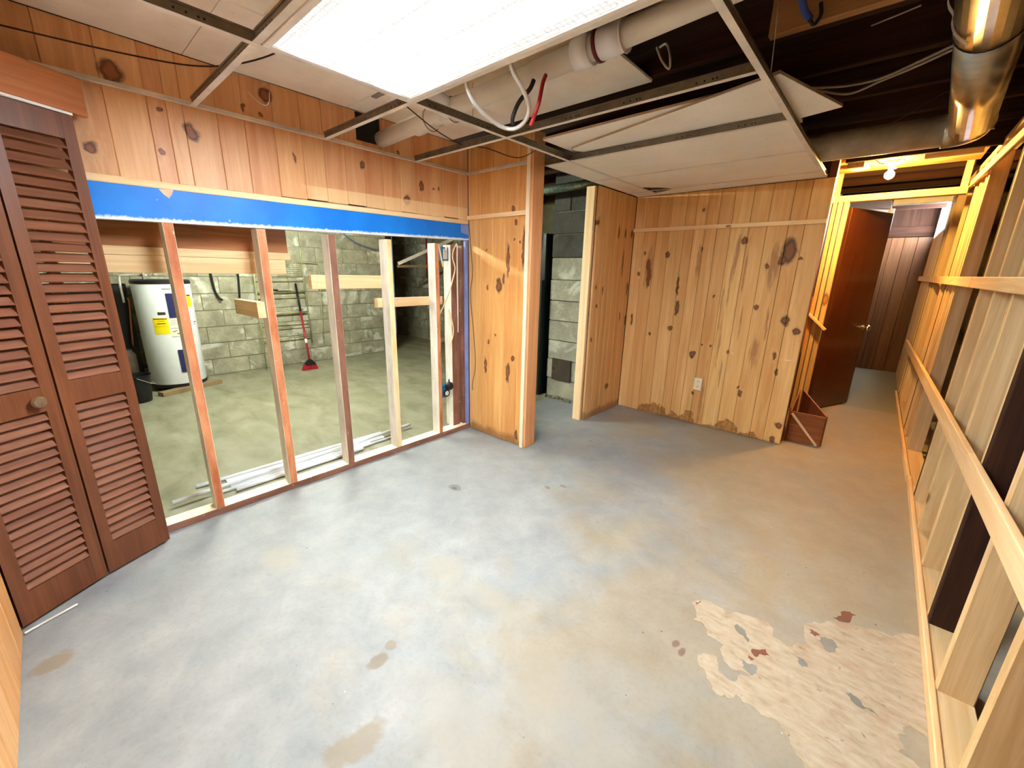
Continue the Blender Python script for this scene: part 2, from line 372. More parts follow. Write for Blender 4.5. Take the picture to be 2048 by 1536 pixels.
def floor_mat():
    t = NT('worn_painted_concrete'); W = worldpos(t); sep = t.n.new('ShaderNodeSeparateXYZ'); t.link(W, sep.inputs[0])
    X, Y = sep.outputs[0], sep.outputs[1]
    n1 = t.noise(W, 1.3, 4, .6, .4); n2 = t.noise(W, 5, 5, .65, .3); n3 = t.noise(W, 60, 3, .7); n4 = t.noise(W, 3.1, 3, .55, 1.0)
    st = t.noise(t.scaled(W, (9, 34, 1)), 1, 4, .6)
    grey = t.ramp(n2, [(.28, rgb(172,177,180)), (.72, rgb(212,214,212))])
    tan = t.ramp(n2, [(.3, rgb(190,176,152)), (.7, rgb(214,202,180))])
    # paint worn thin to tan: patchy, and more of it towards the corridor side
    wear = t.math('ADD', t.math('MULTIPLY', t.math('SUBTRACT', X, .55), .22), t.math('MULTIPLY', t.math('SUBTRACT', Y, .2), .08))
    wf = t.math('ADD', t.math('ADD', n1, t.math('MULTIPLY', t.math('SUBTRACT', n4, .5), .5)), wear)
    wf = t.math('ADD', wf, t.math('MULTIPLY', t.math('SUBTRACT', st, .5), .18))
    col = t.mix(t.ramp(wf, [(.46, 0.0), (.72, .95)]), grey, tan)
    bl = t.noise(W, 2.2, 3, .5, .6)
    col = t.mix(t.ramp(bl, [(.55, 0.0), (.72, .35)]), col, rgb(176,190,198))
    # cellar concrete of the utility room: bare, olive grey
    ut = t.ramp(t.noise(t.scaled(W, (2.2,5,1)), 1, 5, .6, .5), [(.3, rgb(150,146,112)), (.5, rgb(182,178,146)), (.72, rgb(204,200,172))])
    isut = t.math('LESS_THAN', X, -.9)
    col = t.mix(isut, col, ut)
    # corridor beyond the door threshold: pale green grey
    isc = t.math('MULTIPLY', t.math('GREATER_THAN', Y, 4.5), t.math('GREATER_THAN', X, 1.0))
    col = t.mix(isc, col, t.ramp(n2, [(.3, rgb(164,164,140)), (.7, rgb(188,188,166))]))
    col = t.mix(t.math('MULTIPLY', t.ramp(n3, [(.3, 1.0), (.5, 0.0)]), .14), col, rgb(120,112,100))
    # specks and chips
    vo = t.n.new('ShaderNodeTexVoronoi'); vo.inputs['Scale'].default_value = 19; t.link(W, vo.inputs['Vector'])
    sp = t.n.new('ShaderNodeSeparateColor'); t.link(vo.outputs['Color'], sp.inputs[0])
    m = t.math('MULTIPLY', t.math('LESS_THAN', vo.outputs['Distance'], t.math('MULTIPLY', sp.outputs[1], .075)), t.math('GREATER_THAN', sp.outputs[0], .62))
    col = t.mix(t.math('MULTIPLY', m, .8), col, t.mix(t.math('GREATER_THAN', sp.outputs[2], .5), rgb(96,88,78), rgb(242,240,232)))
    # individual stains
    spots = [((.603,-.671),.030,.040,(160,134,98)),((.575,-.60),.022,.02,(176,152,116)),((-.134,.318),.05,.035,(138,134,124)),((-.13,.31),.02,.014,(90,86,78)),((.299,.736),.03,.018,(150,122,96)),((.358,.82),.028,.014,(156,116,92)),((-.226,-1.427),.05,.06,(176,150,112)),((.79,-.82),.05,.12,(178,160,128)),((1.36,.138),.018,.026,(132,66,46)),((1.39,.118),.016,.03,(132,66,46)),((.10,1.6),.03,.02,(140,130,116))]
    for (cx, cy), rx, ry, c in spots:
        d = t.vmath('LENGTH', t.vmath('MULTIPLY', t.vmath('SUBTRACT', W, (cx, cy, 0)), (1/rx, 1/ry, 0)))
        k = t.math('ADD', d, t.math('MULTIPLY', t.math('SUBTRACT', n2, .5), 2.2))
        col = t.mix(t.ramp(k, [(.7, .6), (1.0, 0.0)]), col, rgb(*c))
    # warm worn lane where the paint has rubbed away
    for (cx, cy), rx, ry in (((.43,-.19),.16,.10),((.72,-.18),.30,.09),((1.05,-.30),.2,.12),((1.25,-.38),.3,.14),((.95,-.62),.3,.16),((-.25,-.7),.14,.08)):
        d = t.vmath('LENGTH', t.vmath('MULTIPLY', t.vmath('SUBTRACT', W, (cx, cy, 0)), (1/rx, 1/ry, 0)))
        k = t.math('ADD', d, t.math('MULTIPLY', t.math('SUBTRACT', n4, .5), 2.0))
        col = t.mix(t.ramp(k, [(.4, .5), (1.1, 0.0)]), col, rgb(208,200,182))
    bmp = t.math('ADD', t.math('MULTIPLY', n3, .4), n2)
    col = t.mix(1.0, col, (.50,.50,.50,1), 'MULTIPLY')
    return t.done(col, t.ramp(n2, [(.3, .42), (.7, .62)]), bmp, .12, .003, .35)
M['floor'] = floor_mat()
def patch_mat():
    t = NT('bare_concrete_patch'); W = worldpos(t)
    st = t.noise(t.scaled(W, (16, 40, 1)), 1, 5, .65, .4); n2 = t.noise(W, 9, 4, .6)
    col = t.ramp(st, [(.22, rgb(186,166,138)), (.45, rgb(220,202,174)), (.75, rgb(240,226,202))])
    col = t.mix(t.ramp(n2, [(.55, 0.0), (.7, .6)]), col, rgb(214,178,150))
    n3 = t.noise(W, 26, 3, .6); col = t.mix(t.ramp(n3, [(.66, 0.0), (.72, .7)]), col, rgb(150,130,104))
    col = t.mix(1.0, col, (.57,.56,.56,1), 'MULTIPLY')
    return t.done(col, .75, st, .2, .003, .2)
M['patch'] = patch_mat()
M['island'] = plain('grey_floor_paint_island', rgb(124,126,122), .5, .35)
M['redpaint'] = plain('old_red_floor_paint', rgb(122,76,62), .6)
def block_mat(name, c0, c1, white=.62):
    t = NT(name); P, rnd = objcoord(t)
    n = t.noise(P, 5, 5, .65); f = t.noise(P, 55, 3, .7); wv = t.noise(P, 3.2, 4, .6, .6)
    col = t.ramp(n, [(.3, c0), (.7, c1)])
    col = t.mix(t.ramp(wv, [(white, 0.0), (white+.1, .7)]), col, rgb(222,222,206))
    col = t.mix(t.math('MULTIPLY', t.ramp(f, [(.3, 1.0), (.5, 0.0)]), .35), col, tuple(v*.5 for v in c0[:3])+(1,))
    col = t.mix(1.0, col, t.ramp(rnd, [(0, (.86,.86,.84,1)), (.5, (1,1,1,1)), (1, (.93,.94,.9,1))]), 'MULTIPLY')
    return t.done(col, .9, f, .4, .004, .15)
M['block'] = block_mat('grey_concrete_block', rgb(126,122,104), rgb(180,174,150), .53)
M['mortar'] = block_mat('mortar', rgb(112,110,90), rgb(150,148,124))
M['darkblock'] = block_mat('dark_chimney_block', rgb(66,64,60), rgb(92,90,84), .72)
M['chimblock'] = block_mat('pale_chimney_block', rgb(142,138,122), rgb(190,184,164), .56)
M['iron'] = plain('rusty_iron_plate', rgb(78,66,54), .6, .4, .3, .2)
M['stone'] = block_mat('dark_cellar_wall', rgb(54,44,36), rgb(82,66,54), .8)
def tile_mat():
    t = NT('speckled_ceiling_tile'); P, rnd = objcoord(t)
    n = t.noise(P, 110, 2, .6); n2 = t.noise(P, 3, 3, .6)
    col = t.ramp(n2, [(.3, rgb(242,238,228)), (.7, rgb(250,247,240))])
    col = t.mix(t.ramp(n, [(.66, 0.0), (.72, .55)]), col, rgb(160,148,130))
    return t.done(col, .9, n, .25, .002, .1)
M['tile'] = tile_mat()
M['tileedge'] = plain('raw_tile_edge', rgb(186,164,132), .9, .1)
def oldceil_mat():
    t = NT('old_white_fibreboard'); P, rnd = objcoord(t); n2 = t.noise(P, 2.5, 5, .65); n = t.noise(P, 70, 2, .6)
    col = t.ramp(n2, [(.3, rgb(224,216,202)), (.65, rgb(244,239,228))])
    col = t.mix(t.ramp(n, [(.70, 0.0), (.76, .4)]), col, rgb(150,136,118))
    return t.done(col, .9, n, .1, .002, .1)
M['oldceil'] = oldceil_mat()
M['teeweb'] = plain('galvanised_grid_web', rgb(128,122,112), .4, .5, .55, .15, 14)
M['teeflange'] = plain('white_enamel_flange', rgb(232,228,220), .4, .4)
M['slot'] = plain('dark_slot', rgb(26,24,22), .8)
M['whitemetal'] = plain('white_enamel', rgb(238,238,236), .35, .4, 0, .03)
M['pvc'] = plain('white_pvc', rgb(228,222,210), .35, .45, 0, .05)
M['pvcw'] = plain('bright_white_pvc', rgb(236,238,242), .35, .45, 0, .04)
M['purple'] = plain('purple_primer', rgb(110,30,44), .5)
M['galv'] = plain('galvanised_duct', rgb(196,190,178), .28, .5, .95, .22, 5)
M['galvdull'] = plain('dull_galvanised_duct', rgb(214,210,200), .45, .5, .15, .2, 5)
M['steelflex'] = plain('steel_armour', rgb(226,224,220), .3, .5, .6, .05)
M['blackrub'] = plain('black_rubber', rgb(24,22,22), .5)
M['darkwire'] = plain('dark_brown_wire', rgb(52,26,18), .5)
M['redcable'] = plain('red_tubing', rgb(170,40,44), .4)
M['bluepex'] = plain('blue_tubing', rgb(52,78,160), .45)
M['whitecable'] = plain('white_cable', rgb(232,226,212), .5)
M['greycable'] = plain('grey_cable', rgb(150,140,124), .55)
M['yellowcable'] = plain('cream_cable', rgb(240,216,160), .5)
M['heater'] = plain('heater_white_enamel', rgb(226,230,232), .32, .45, 0, .03)
M['navy'] = plain('navy_panel', rgb(34,38,82), .4)
M['yellow'] = plain('yellow_energy_sticker', rgb(248,222,20), .5, .3, 0, .04)
M['label'] = plain('cream_paper_label', rgb(240,228,206), .6, .2, 0, .03)
M['black'] = plain('black_plastic', rgb(26,26,28), .45)
M['ink'] = plain('printed_ink', rgb(40,34,30), .7)
M['copper'] = plain('copper_pipe', rgb(190,120,84), .3, .5, .9)
M['brass'] = plain('brass', rgb(210,160,80), .25, .5, 1)
M['chrome'] = plain('chrome_knob', rgb(226,220,214), .12, .5, 1, .03)
M['bronze'] = plain('antique_knob', rgb(140,116,90), .35, .5, .5, .2, 30)
M['redplastic'] = plain('red_plastic', rgb(160,34,44), .45)
M['rust'] = plain('rusty_cream_wire', rgb(176,172,128), .6, .3, .2, .2)
M['furnace'] = plain('dark_green_furnace_steel', rgb(20,38,36), .45, .4, .2)
M['foil'] = plain('foil_insulation', rgb(150,170,150), .35, .5, .7, .25, 40)
M['outlet'] = plain('ivory_plastic', rgb(244,230,200), .4)
M['bluebox'] = plain('blue_electrical_box', rgb(26,98,140), .45)
M['planks'] = plain('weathered_plank', rgb(140,118,84), .8)
M['door_white'] = plain('white_painted_beam', rgb(226,224,220), .5)
M['porcelain'] = plain('white_porcelain', rgb(240,236,226), .3, .5, 0, .02)
M['bulb'] = emit('lit_bulb', (1,.60,.16,1), BULB)
M['tubelamp'] = emit('lit_fluorescent_tube', (.95,1,.84,1), UTIL)
def day_mat():
    return emit('daylight_pane', (.86,.93,1,1), DAY)
M['day'] = day_mat()
def lens_mat():
    """prismatic diffuser, lit from behind by three tubes along its length; the moulded prism grid is darker"""
    t = NT('prismatic_light_diffuser'); W = worldpos(t); sep = t.n.new('ShaderNodeSeparateXYZ'); t.link(W, sep.inputs[0])
    v = t.math('DIVIDE', t.math('ADD', sep.outputs[1], .58), .55); u = t.math('DIVIDE', t.math('SUBTRACT', sep.outputs[0], .03), 1.16)
    band = None
    for c in (.22, .5, .78):
        g = t.math('DIVIDE', t.math('SUBTRACT', v, c), .052); e = t.math('POWER', 2.718, t.math('MULTIPLY', t.math('MULTIPLY', g, g), -1))
        band = e if band is None else t.math('ADD', band, e)
    ends = t.math('MULTIPLY', t.ramp(u, [(.0, 0.0), (.12, 1.0), (.9, 1.0), (1.0, 0.0)]), t.ramp(v, [(0, 0.0), (.1, 1.0), (.9, 1.0), (1, 0.0)]))
    gx = t.math('PINGPONG', t.math('MULTIPLY', sep.outputs[0], 105), 1.0); gy = t.math('PINGPONG', t.math('MULTIPLY', sep.outputs[1], 105), 1.0)
    cell = t.math('MULTIPLY', t.ramp(gx, [(.25, 0.0), (.55, 1.0)]), t.ramp(gy, [(.25, 0.0), (.55, 1.0)]))
    s = t.math('ADD', .07, t.math('MULTIPLY', t.math('MULTIPLY', t.math('ADD', band, .0015), ends), t.math('MULTIPLY', t.math('ADD', cell, .12), TROFFER*4.2)))
    s = t.math('ADD', s, t.math('MULTIPLY', cell, .07))
    t.b.inputs['Base Color'].default_value = (.85,.9,.95,1); t.b.inputs['Emission Color'].default_value = (.87,.95,1,1)
    t.link(s, t.b.inputs['Emission Strength']); t.b.inputs['Roughness'].default_value = .3
    return t.m
M['lens'] = lens_mat()

# ================================================================== STRUCTURE
ZG = 2.054; ZO = 2.255
# ---- floor
fl = meshobj('floor', [(-6.2,-1.7,0),(2.6,-1.7,0),(2.6,7.4,0),(-6.2,7.4,0)], [(0,1,2,3)], M['floor']); tag(fl, kind='structure')
def jag(pts, amp, n=3, seed=1):
    r = random.Random(seed); out = [Vector((x,y,0)) for x,y in pts]
    for _ in range(n):
        q = []
        for i in range(len(out)):
            a = out[i]; b = out[(i+1)%len(out)]; d = b-a; L = d.length
            q.append(a); q.append((a+b)/2 + Vector((-d.y,d.x,0))*r.uniform(-amp,amp))
        out = q; amp *= .85
    return [(v.x,v.y) for v in out]
PEEL = [(1.334,.389),(1.364,.437),(1.432,.447),(1.464,.42),(1.518,.47),(1.6,.492),(1.624,.452),(1.666,.423),(1.697,.424),(1.734,.487),(1.715,.558),(1.739,.632),(1.777,.668),(1.866,.724),(2.066,.833),(2.066,.331),(2.016,.348),(2.008,.3),(1.989,.289),(2.001,.259),(1.989,.224),(2.036,.21),(2.0,.1),(1.787,-.019),(1.764,.006),(1.745,.028),(1.72,.059),(1.704,.076),(1.647,.07),(1.606,.067),(1.584,.081),(1.536,.037),(1.508,.064),(1.452,.108),(1.45,.167),(1.482,.188),(1.514,.133),(1.568,.126),(1.611,.198),(1.573,.187),(1.54,.173),(1.497,.256),(1.438,.259),(1.412,.306),(1.371,.299)]
poly_extrude('bare_patch', jag(PEEL, .22, 3, 5), 0.0002, .0010, M['patch'], fl)
ISL = [[(1.781,.569),(1.816,.563),(1.802,.495),(1.782,.503)],[(1.566,.240),(1.611,.247),(1.607,.194),(1.574,.205)],[(1.858,.343),(1.888,.348),(1.941,.321),(1.913,.322)],[(1.711,.392),(1.747,.382),(1.736,.355),(1.719,.373)],[(1.51,.40),(1.55,.37),(1.56,.33),(1.52,.36)]]
for k, I in enumerate(ISL): poly_extrude('paint_island', jag(I, .28, 3, 20+k), .0008, .0016, M['island'], fl)
RED = [[(1.795,.71),(1.82,.75),(1.845,.80),(1.865,.79),(1.85,.75),(1.825,.71)],[(1.58,.31),(1.62,.345),(1.635,.325),(1.60,.285)],[(1.73,.575),(1.765,.565),(1.755,.545),(1.735,.55)],[(1.345,.40),(1.36,.425),(1.352,.39)],[(1.575,.275),(1.60,.27),(1.59,.255)]]
for k, I in enumerate(RED): poly_extrude('red_paint_flake', jag(I, .25, 3, 40+k), .0009, .0019, M['redpaint'], fl)

# ---- overhead: subfloor, joists, the old fibreboard ceiling
ce = box('ceiling', (-6.2,-1.7,2.45), (2.6,7.4,2.47), M['subfloor'], None, 'y'); tag(ce, kind='structure')
ys = [-1.28+.442*k for k in range(19)]
for k, y in enumerate(ys): box('joist', (-6.1,y-.02,2.271), (2.5,y+.02,2.449), M['darkwood'], ce, 'x', .003)
box('sister_joist', (1.16,.93-.062,2.268), (2.5,.93-.022,2.446), M['tanjoist'], ce, 'x', .003)
for i, (x0, x1) in enumerate(((-.846,-.235),(-.231,.66))):
    for j, (y0, y1) in enumerate(((-1.5,-.62),(-.617,.15),(.153,.93))):
        box('old_ceiling_panel', (x0,y0,ZO), (x1,y1,ZO+.014), M['oldceil'], ce, 'y', .002)
box('bridging', (1.3,2.84,2.17), (2.06,2.875,2.27), M['darkwood'], ce, 'x')

# ---- left wall: pine boards above the stud opening, studs, plates
wl = box('wall_left', (-.94,-1.53,1.715), (-.873,1.1,2.262), M['darkwood'], None, 'y'); tag(wl, kind='structure')
SE = [-1.53,-1.39,-1.21,-1.07,-.911,-.774,-.708,-.648,-.516,-.40,-.262,-.125,-.006,.119,.24,.37,.497,.612,.742,.865,1.004,1.099]
for a, b in zip(SE[:-1], SE[1:]):
    zb = 1.712+.0135*(a+1)+R.uniform(-.006,.006)
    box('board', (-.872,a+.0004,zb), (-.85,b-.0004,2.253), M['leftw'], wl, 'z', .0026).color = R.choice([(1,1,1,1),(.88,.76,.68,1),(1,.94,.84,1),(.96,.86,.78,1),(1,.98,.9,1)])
lumber('nailing_strip', (-.862,-1.2,1.694), (-.862,1.099,1.7185), .030, .030, M['cleat'], wl, (0,0,1), .002)
def stud(y0, y1, x0=-.94, x1=-.85, z0=.041, z1=1.545, face='redface', side='whiteside'):
    return lumber('stud', ((x0+x1)/2,(y0+y1)/2,z0), ((x0+x1)/2,(y0+y1)/2,z1), x1-x0, y1-y0, M[side], wl, (1,0,0), .002, [((1,0,0), M[face])])
stud(-.80,-.760); stud(-.410,-.367); stud(-.030,.016, face='brownface'); stud(.360,.402, face='creamface'); stud(.765,.802)
stud(.955,1.035,-.99,-.90, face='brownface'); stud(1.060,1.098,-.97,-.885, face='brownface', side='brownface')
stud(-1.20,-1.16); stud(-1.52,-1.48)
box('sole_plate', (-.945,-1.25,0.0005), (-.85,1.099,.040), M['plate'], wl, 'y', .002, [((0,0,1), M['platetop'])])
lumber('blocking', (-1.27,-.433,1.112), (-.868,-.433,1.118), .040, .088, M['strip'], wl, (0,1,0))
box('blocking', (-.985,-.115,1.222), (-.942,.42,1.308), M['strip'], wl, 'y')
box('blocking', (-.985,.325,1.088), (-.942,.90,1.152), M['strip'], wl, 'y')
box('closet_panel', (-.90,-1.53,.0005), (-.88,-1.26,1.714), M['darkwood'], wl, 'z')
box('pipe_hole', (-.8505,.20,2.10), (-.8485,.36,2.25), M['slot'], wl, 'z', .0001)
# stub wall at the end of the opening
ws = box('wall_stub', (-.97,1.121,0.0005), (-.226,1.205,2.262), M['darkwood'], None, 'z'); tag(ws, kind='structure')
SX = [-.849,-.827,-.711,-.58,-.456,-.321,-.226]
for k, (a, b) in enumerate(zip(SX[:-1], SX[1:])):
    o = box('board', (a+.0008,1.1,.004), (b-.0008,1.12,2.253), M['stub'], ws, 'z', .0032); o.color = [(1,1,1,1),(1,.98,.9,1),(.92,.82,.70,1),(1,.95,.84,1),(.90,.78,.64,1),(.96,.86,.72,1)][k]
box('end_board', (-.225,1.101,.004), (-.205,1.222,2.253), M['endboard'], ws, 'z', .003)
box('corner_strip', (-.252,1.086,.002), (-.222,1.0995,2.20), M['pinewhite'], ws, 'z', .002)
lumber('rail_strip', (-.846,1.0915,1.749), (-.253,1.0915,1.749), .030, .016, M['cleat'], ws, (0,0,1))
# nook side wall and back wall
wn = box('wall_nook', (-.318,2.0,0.0005), (-.237,2.66,2.05), M['darkwood'], None, 'z'); tag(wn, kind='structure')
for a, b in zip([1.98,2.10,2.162,2.247,2.33,2.425,2.54,2.665],[2.10,2.162,2.247,2.33,2.425,2.54,2.665]):
    box('board', (-.236,a+.0008,.004), (-.215,b-.0008,2.05), M['side'], wn, 'z', .003).color = (1,R.uniform(.92,1),R.uniform(.86,1),1)
box('corner_post', (-.326,1.955,.002), (-.244,1.990,2.05), M['cleat'], wn, 'z', .003)
wb = box('wall_back', (-.33,2.69,0.0005), (1.27,2.775,2.262), M['darkwood'], None, 'z'); tag(wb, kind='structure')
BX = [-.213,-.107,.01,.13,.261,.345,.437,.534,.642,.777,.905,1.049,1.154,1.282]
BT = [(1,1,.98),(.84,.70,.56),(1,.98,.92),(1,1,.94),(.93,.84,.68),(.99,.92,.80),(.94,.84,.70),(.80,.66,.50),(1,1,.90),(1,.97,.86),(.80,.68,.54),(.92,.80,.64),(1,.93,.80)]
for k, (a, b) in enumerate(zip(BX[:-1], BX[1:])):
    o = box('board', (a+.0008,2.667+R.uniform(-.0015,.0015),.004), (b-.0008,2.688,2.05), M['back'], wb, 'z', .0032); o.color = tuple(.42+.58*q for q in BT[k])+(1,)
lumber('rail_strip', (-.212,2.657,1.759), (1.280,2.657,1.757), .032, .018, M['cleat'], wb, (0,0,1))
box('end_stud', (1.235,2.689,.004), (1.281,2.77,2.25), M['brownpanel'], wb, 'z')
# front wall behind the camera (its end shows at the left edge)
wf = box('wall_front', (-.86,-1.60,0.0005), (2.6,-1.532,2.45), M['darkwood'], None, 'z'); tag(wf, kind='structure')
x = -.475
while x < 2.1:
    b = min(x+R.choice([.10,.13,.16,.19]), 2.1); box('board', (x+.001,-1.531,.004), (b-.001,-1.51,2.253), M['front'], wf, 'z', .004); x = b
# header over the closet
A3 = Vector((-.776,-1.029,0)); C3 = Vector((-.506,-1.518,0)); DD = (C3-A3).normalized(); DN = Vector((DD.y,-DD.x,0)); DN = -DN if DN.x < 0 else DN
tr = lumber('trim_1', A3-DD*.055+Vector((0,0,1.972)), C3+DD*.0+Vector((0,0,1.972)), .132, .02, M['header'], None, (0,0,1), .002); tag(tr, kind='structure')
# right wall: open pale framing in front of a dark cellar wall
wr = box('wall_right', (2.44,-1.53,0.0005), (2.56,7.3,2.449), M['stone'], None, 'z'); tag(wr, kind='structure')
def rx(y): return 2.078 if y < 2.4 else 2.078-.009*(y-2.4)
def rstud(y, wd=.038, mat='pale', dep=.088, z1=2.198):
    x = rx(y); return box('stud', (x,y,.040), (x+dep,y+wd,z1), M[mat], wr, 'z', .003)
for y in (-1.12,-.71,-.30,.11,.52,1.34,1.74,2.15): rstud(y)
rstud(.932,.024); rstud(.885,.046,'darkwood'); rstud(2.19,.04,'darkwood')
for y in (3.20,3.30,3.56,3.78): rstud(y)
rstud(3.82,.05,'darkwood'); rstud(5.0); rstud(5.3); rstud(5.34,.04,'darkwood'); rstud(4.2,.030)
for y0, y1 in ((-1.5,2.4),(2.401,5.55)):
    lumber('bottom_plate', (rx(y0)+.045,y0,.0202), (rx(y1)+.045,y1,.0202), .09, .0385, M['pale'], wr, (1,0,0))
    lumber('top_plate', (rx(y0)+.045,y0,2.218), (rx(y1)+.045,y1,2.218), .09, .038, M['pale'], wr, (1,0,0))
lumber('floor_strip', (2.066,-1.5,.024), (2.070,2.55,.024), .020, .047, M['strip'], wr, (1,0,0), .004)
lumber('floor_strip', (2.064,2.551,.024), (2.030,5.55,.024), .020, .047, M['strip'], wr, (1,0,0), .004)
lumber('lower_rail', (2.064,-1.5,.752), (2.058,1.0,.690), .022, .082, M['strip'], wr, (1,0,0), .003)
lumber('lower_rail', (2.058,1.001,.690), (2.026,6.1,.577), .022, .082, M['strip'], wr, (1,0,0), .003)
lumber('middle_rail', (2.064,-1.5,1.328), (2.058,2.30,1.352), .020, .060, M['strip'], wr, (1,0,0), .003)
lumber('middle_rail', (2.056,2.301,1.352), (2.018,7.1,1.386), .020, .060, M['strip'], wr, (1,0,0), .003)
lumber('upper_rail', (2.064,-1.5,1.94), (2.040,4.35,2.12), .020, .050, M['strip'], wr, (1,0,0), .003)
# pine boards on the far part of the right wall, round the window
y = 5.56
while y < 7.19:
    b = min(y+R.choice([.13,.16,.2]), 7.19); box('board', (2.05,y+.001,.004), (2.07,b-.001,1.90), M['pale'], wr, 'z', .003); y = b
box('window_backing', (2.112,5.40,.002), (2.438,7.22,2.44), M['stone'], wr, 'z', .002)  # filler added behind the pane to block its glow between the studs
wi = box('window_1', (2.085,5.60,1.91), (2.10,7.05,2.40), M['day'], None, 'z', .0005); tag(wi, kind='structure')
for lo, hi in (((2.05,5.56,1.90),(2.08,7.1,1.925)),((2.05,5.56,1.925),(2.08,5.60,2.42)),((2.05,6.28,1.925),(2.08,6.31,2.40)),((2.05,7.06,1.925),(2.08,7.1,2.42)),((2.05,5.56,2.40),(2.08,7.1,2.42))):
    box('window_frame', lo, hi, M['whitemetal'], wi, 'z', .002)
# corridor end
wc = box('wall_corridor_end', (.9,7.225,0.0005), (2.44,7.32,2.449), M['darkwood'], None, 'z'); tag(wc, kind='structure')
x = 1.0
while x < 2.08:
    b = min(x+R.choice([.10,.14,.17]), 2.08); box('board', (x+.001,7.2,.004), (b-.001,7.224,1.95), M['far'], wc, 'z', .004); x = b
box('board', (1.0,7.195,1.96), (2.08,7.224,2.10), M['darkwood'], wc, 'x', .004)
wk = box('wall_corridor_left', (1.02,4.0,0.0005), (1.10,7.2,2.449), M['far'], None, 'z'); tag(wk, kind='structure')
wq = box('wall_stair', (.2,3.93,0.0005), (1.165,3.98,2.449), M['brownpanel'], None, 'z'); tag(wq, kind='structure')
# white ceiling pieces beyond the door
t2 = empty('trim_2', (1.3,5.2,2.2), kind='structure')
box('ceiling_board', (1.101,4.36,2.13), (1.57,6.4,2.142), M['oldceil'], t2, 'y')
box('white_beam', (1.575,5.16,2.150), (2.03,5.24,2.235), M['door_white'], t2, 'x')
box('white_beam', (1.545,5.3,1.90), (1.60,5.36,2.129), M['door_white'], t2, 'z')
# door framing of the corridor
d0 = empty('door_2', (1.2,3.86,0), kind='structure')
for x0, x1 in ((1.176,1.208),(1.216,1.250),(1.259,1.297)): box('jamb_stud', (x0,3.83,.002), (x1,3.918,2.034), M['pale'], d0, 'z', .003)
box('jamb_stud', (1.166,3.83,2.092), (1.206,3.918,2.36), M['pale'], d0, 'z', .003)
box('door_header', (1.170,3.825,2.036), (2.03,3.918,2.090), M['pale'], d0, 'x', .003)
box('jamb_stud', (1.985,3.83,2.092), (2.025,3.918,2.36), M['pale'], d0, 'z', .003)
box('jamb_block', (1.135,3.80,.62), (1.176,3.84,1.18), M['orange'], d0, 'z', .003)
do = box('door_1', (0,-.0175,.012), (.735,.0175,2.00), M['door'], None, 'z', .003)
ang = math.atan2(4.56-3.95, 1.567-1.305)
Md = Matrix.Translation(Vector((1.305,3.945,0))) @ Matrix.Rotation(ang, 4, 'Z') @ WM[do.name]
do.matrix_basis = Md; WM[do.name] = Md; tag(do, kind='structure')
RD = Matrix.Translation(Vector((1.305,3.945,0))) @ Matrix.Rotation(ang, 4, 'Z')
kp = RD @ Vector((.675,-.018,.86)); kn = (RD.to_3x3() @ Vector((0,-1,0)))
lathe('door_knob', [(0,0),(.03,0),(.03,.006),(.012,.01),(.012,.028),(.024,.034),(.029,.048),(.024,.06),(0,.064)], M['chrome'], kp, do, 20, kn)

# ---- utility room walls of concrete block
def blockwall(name, lo, hi, base, axis, rows, u0, u1, blk, mortar, front, skip=lambda u, z: False):
    """axis: 'y' wall running along Y with its face at x=front, 'x' along X with its face at y=front"""
    wl_ = box(name, lo, hi, mortar, None, 'z', .001); tag(wl_, kind='structure')
    me = None
    for r in range(rows):
        z = r*.203; u = u0-(.203 if r % 2 else 0)
        while u < u1-.02:
            a = max(u, u0); b = min(u+.406, u1)
            if not skip((a+b)/2, z) and b-a > .03:
                if b-a > .40 and me is not None:
                    o = bpy.data.objects.new('concrete_block', me)
                else:
                    v, f = prism_geo((b-a)/2-.005, .0965, 0, .03, .008)
                    m2 = bpy.data.meshes.new('concrete_block'); m2.from_pydata(v, [], f); m2.materials.append(blk)
                    if b-a > .40: me = m2
                    o = bpy.data.objects.new('concrete_block', m2)
                c = (a+b)/2; pr = .022+R.uniform(0,.004)
                if axis == 'y':
                    Mx = Matrix(((0,0,1,front-.03),(1,0,0,c),(0,1,0,z+.1015),(0,0,0,1)))
                else:
                    Mx = Matrix(((1,0,0,c),(0,0,-1,front+.03),(0,1,0,z+.1015),(0,0,0,1)))
                link(o, Mx, wl_)
            u += .406
    return wl_
blockwall('wall_utility_left', (-4.60,-1.60,0.0005), (-4.488,2.60,2.449), 0, 'y', 12, -1.59, 2.60, M['block'], M['mortar'], -4.48)
blockwall('wall_utility_back', (-6.1,3.762,0.0005), (.19,3.86,2.449), 0, 'x', 12, -6.1, -2.6, M['block'], M['mortar'], 3.754)
wu = box('wall_utility_front', (-4.487,-1.68,0.0005), (-.945,-1.60,2.449), M['mortar'], None, 'z'); tag(wu, kind='structure')
wv = box('wall_utility_recess', (-6.18,2.6,0.0005), (-6.11,3.75,2.449), M['stone'], None, 'z'); tag(wv, kind='structure')
wx = box('wall_utility_return', (-6.108,2.48,0.0005), (-4.601,2.60,2.449), M['stone'], None, 'z'); tag(wx, kind='structure')
t3 = box('trim_3', (-4.486,2.602,0.0005), (-4.44,2.66,2.449), M['darkwood'], None, 'z'); tag(t3, kind='structure')

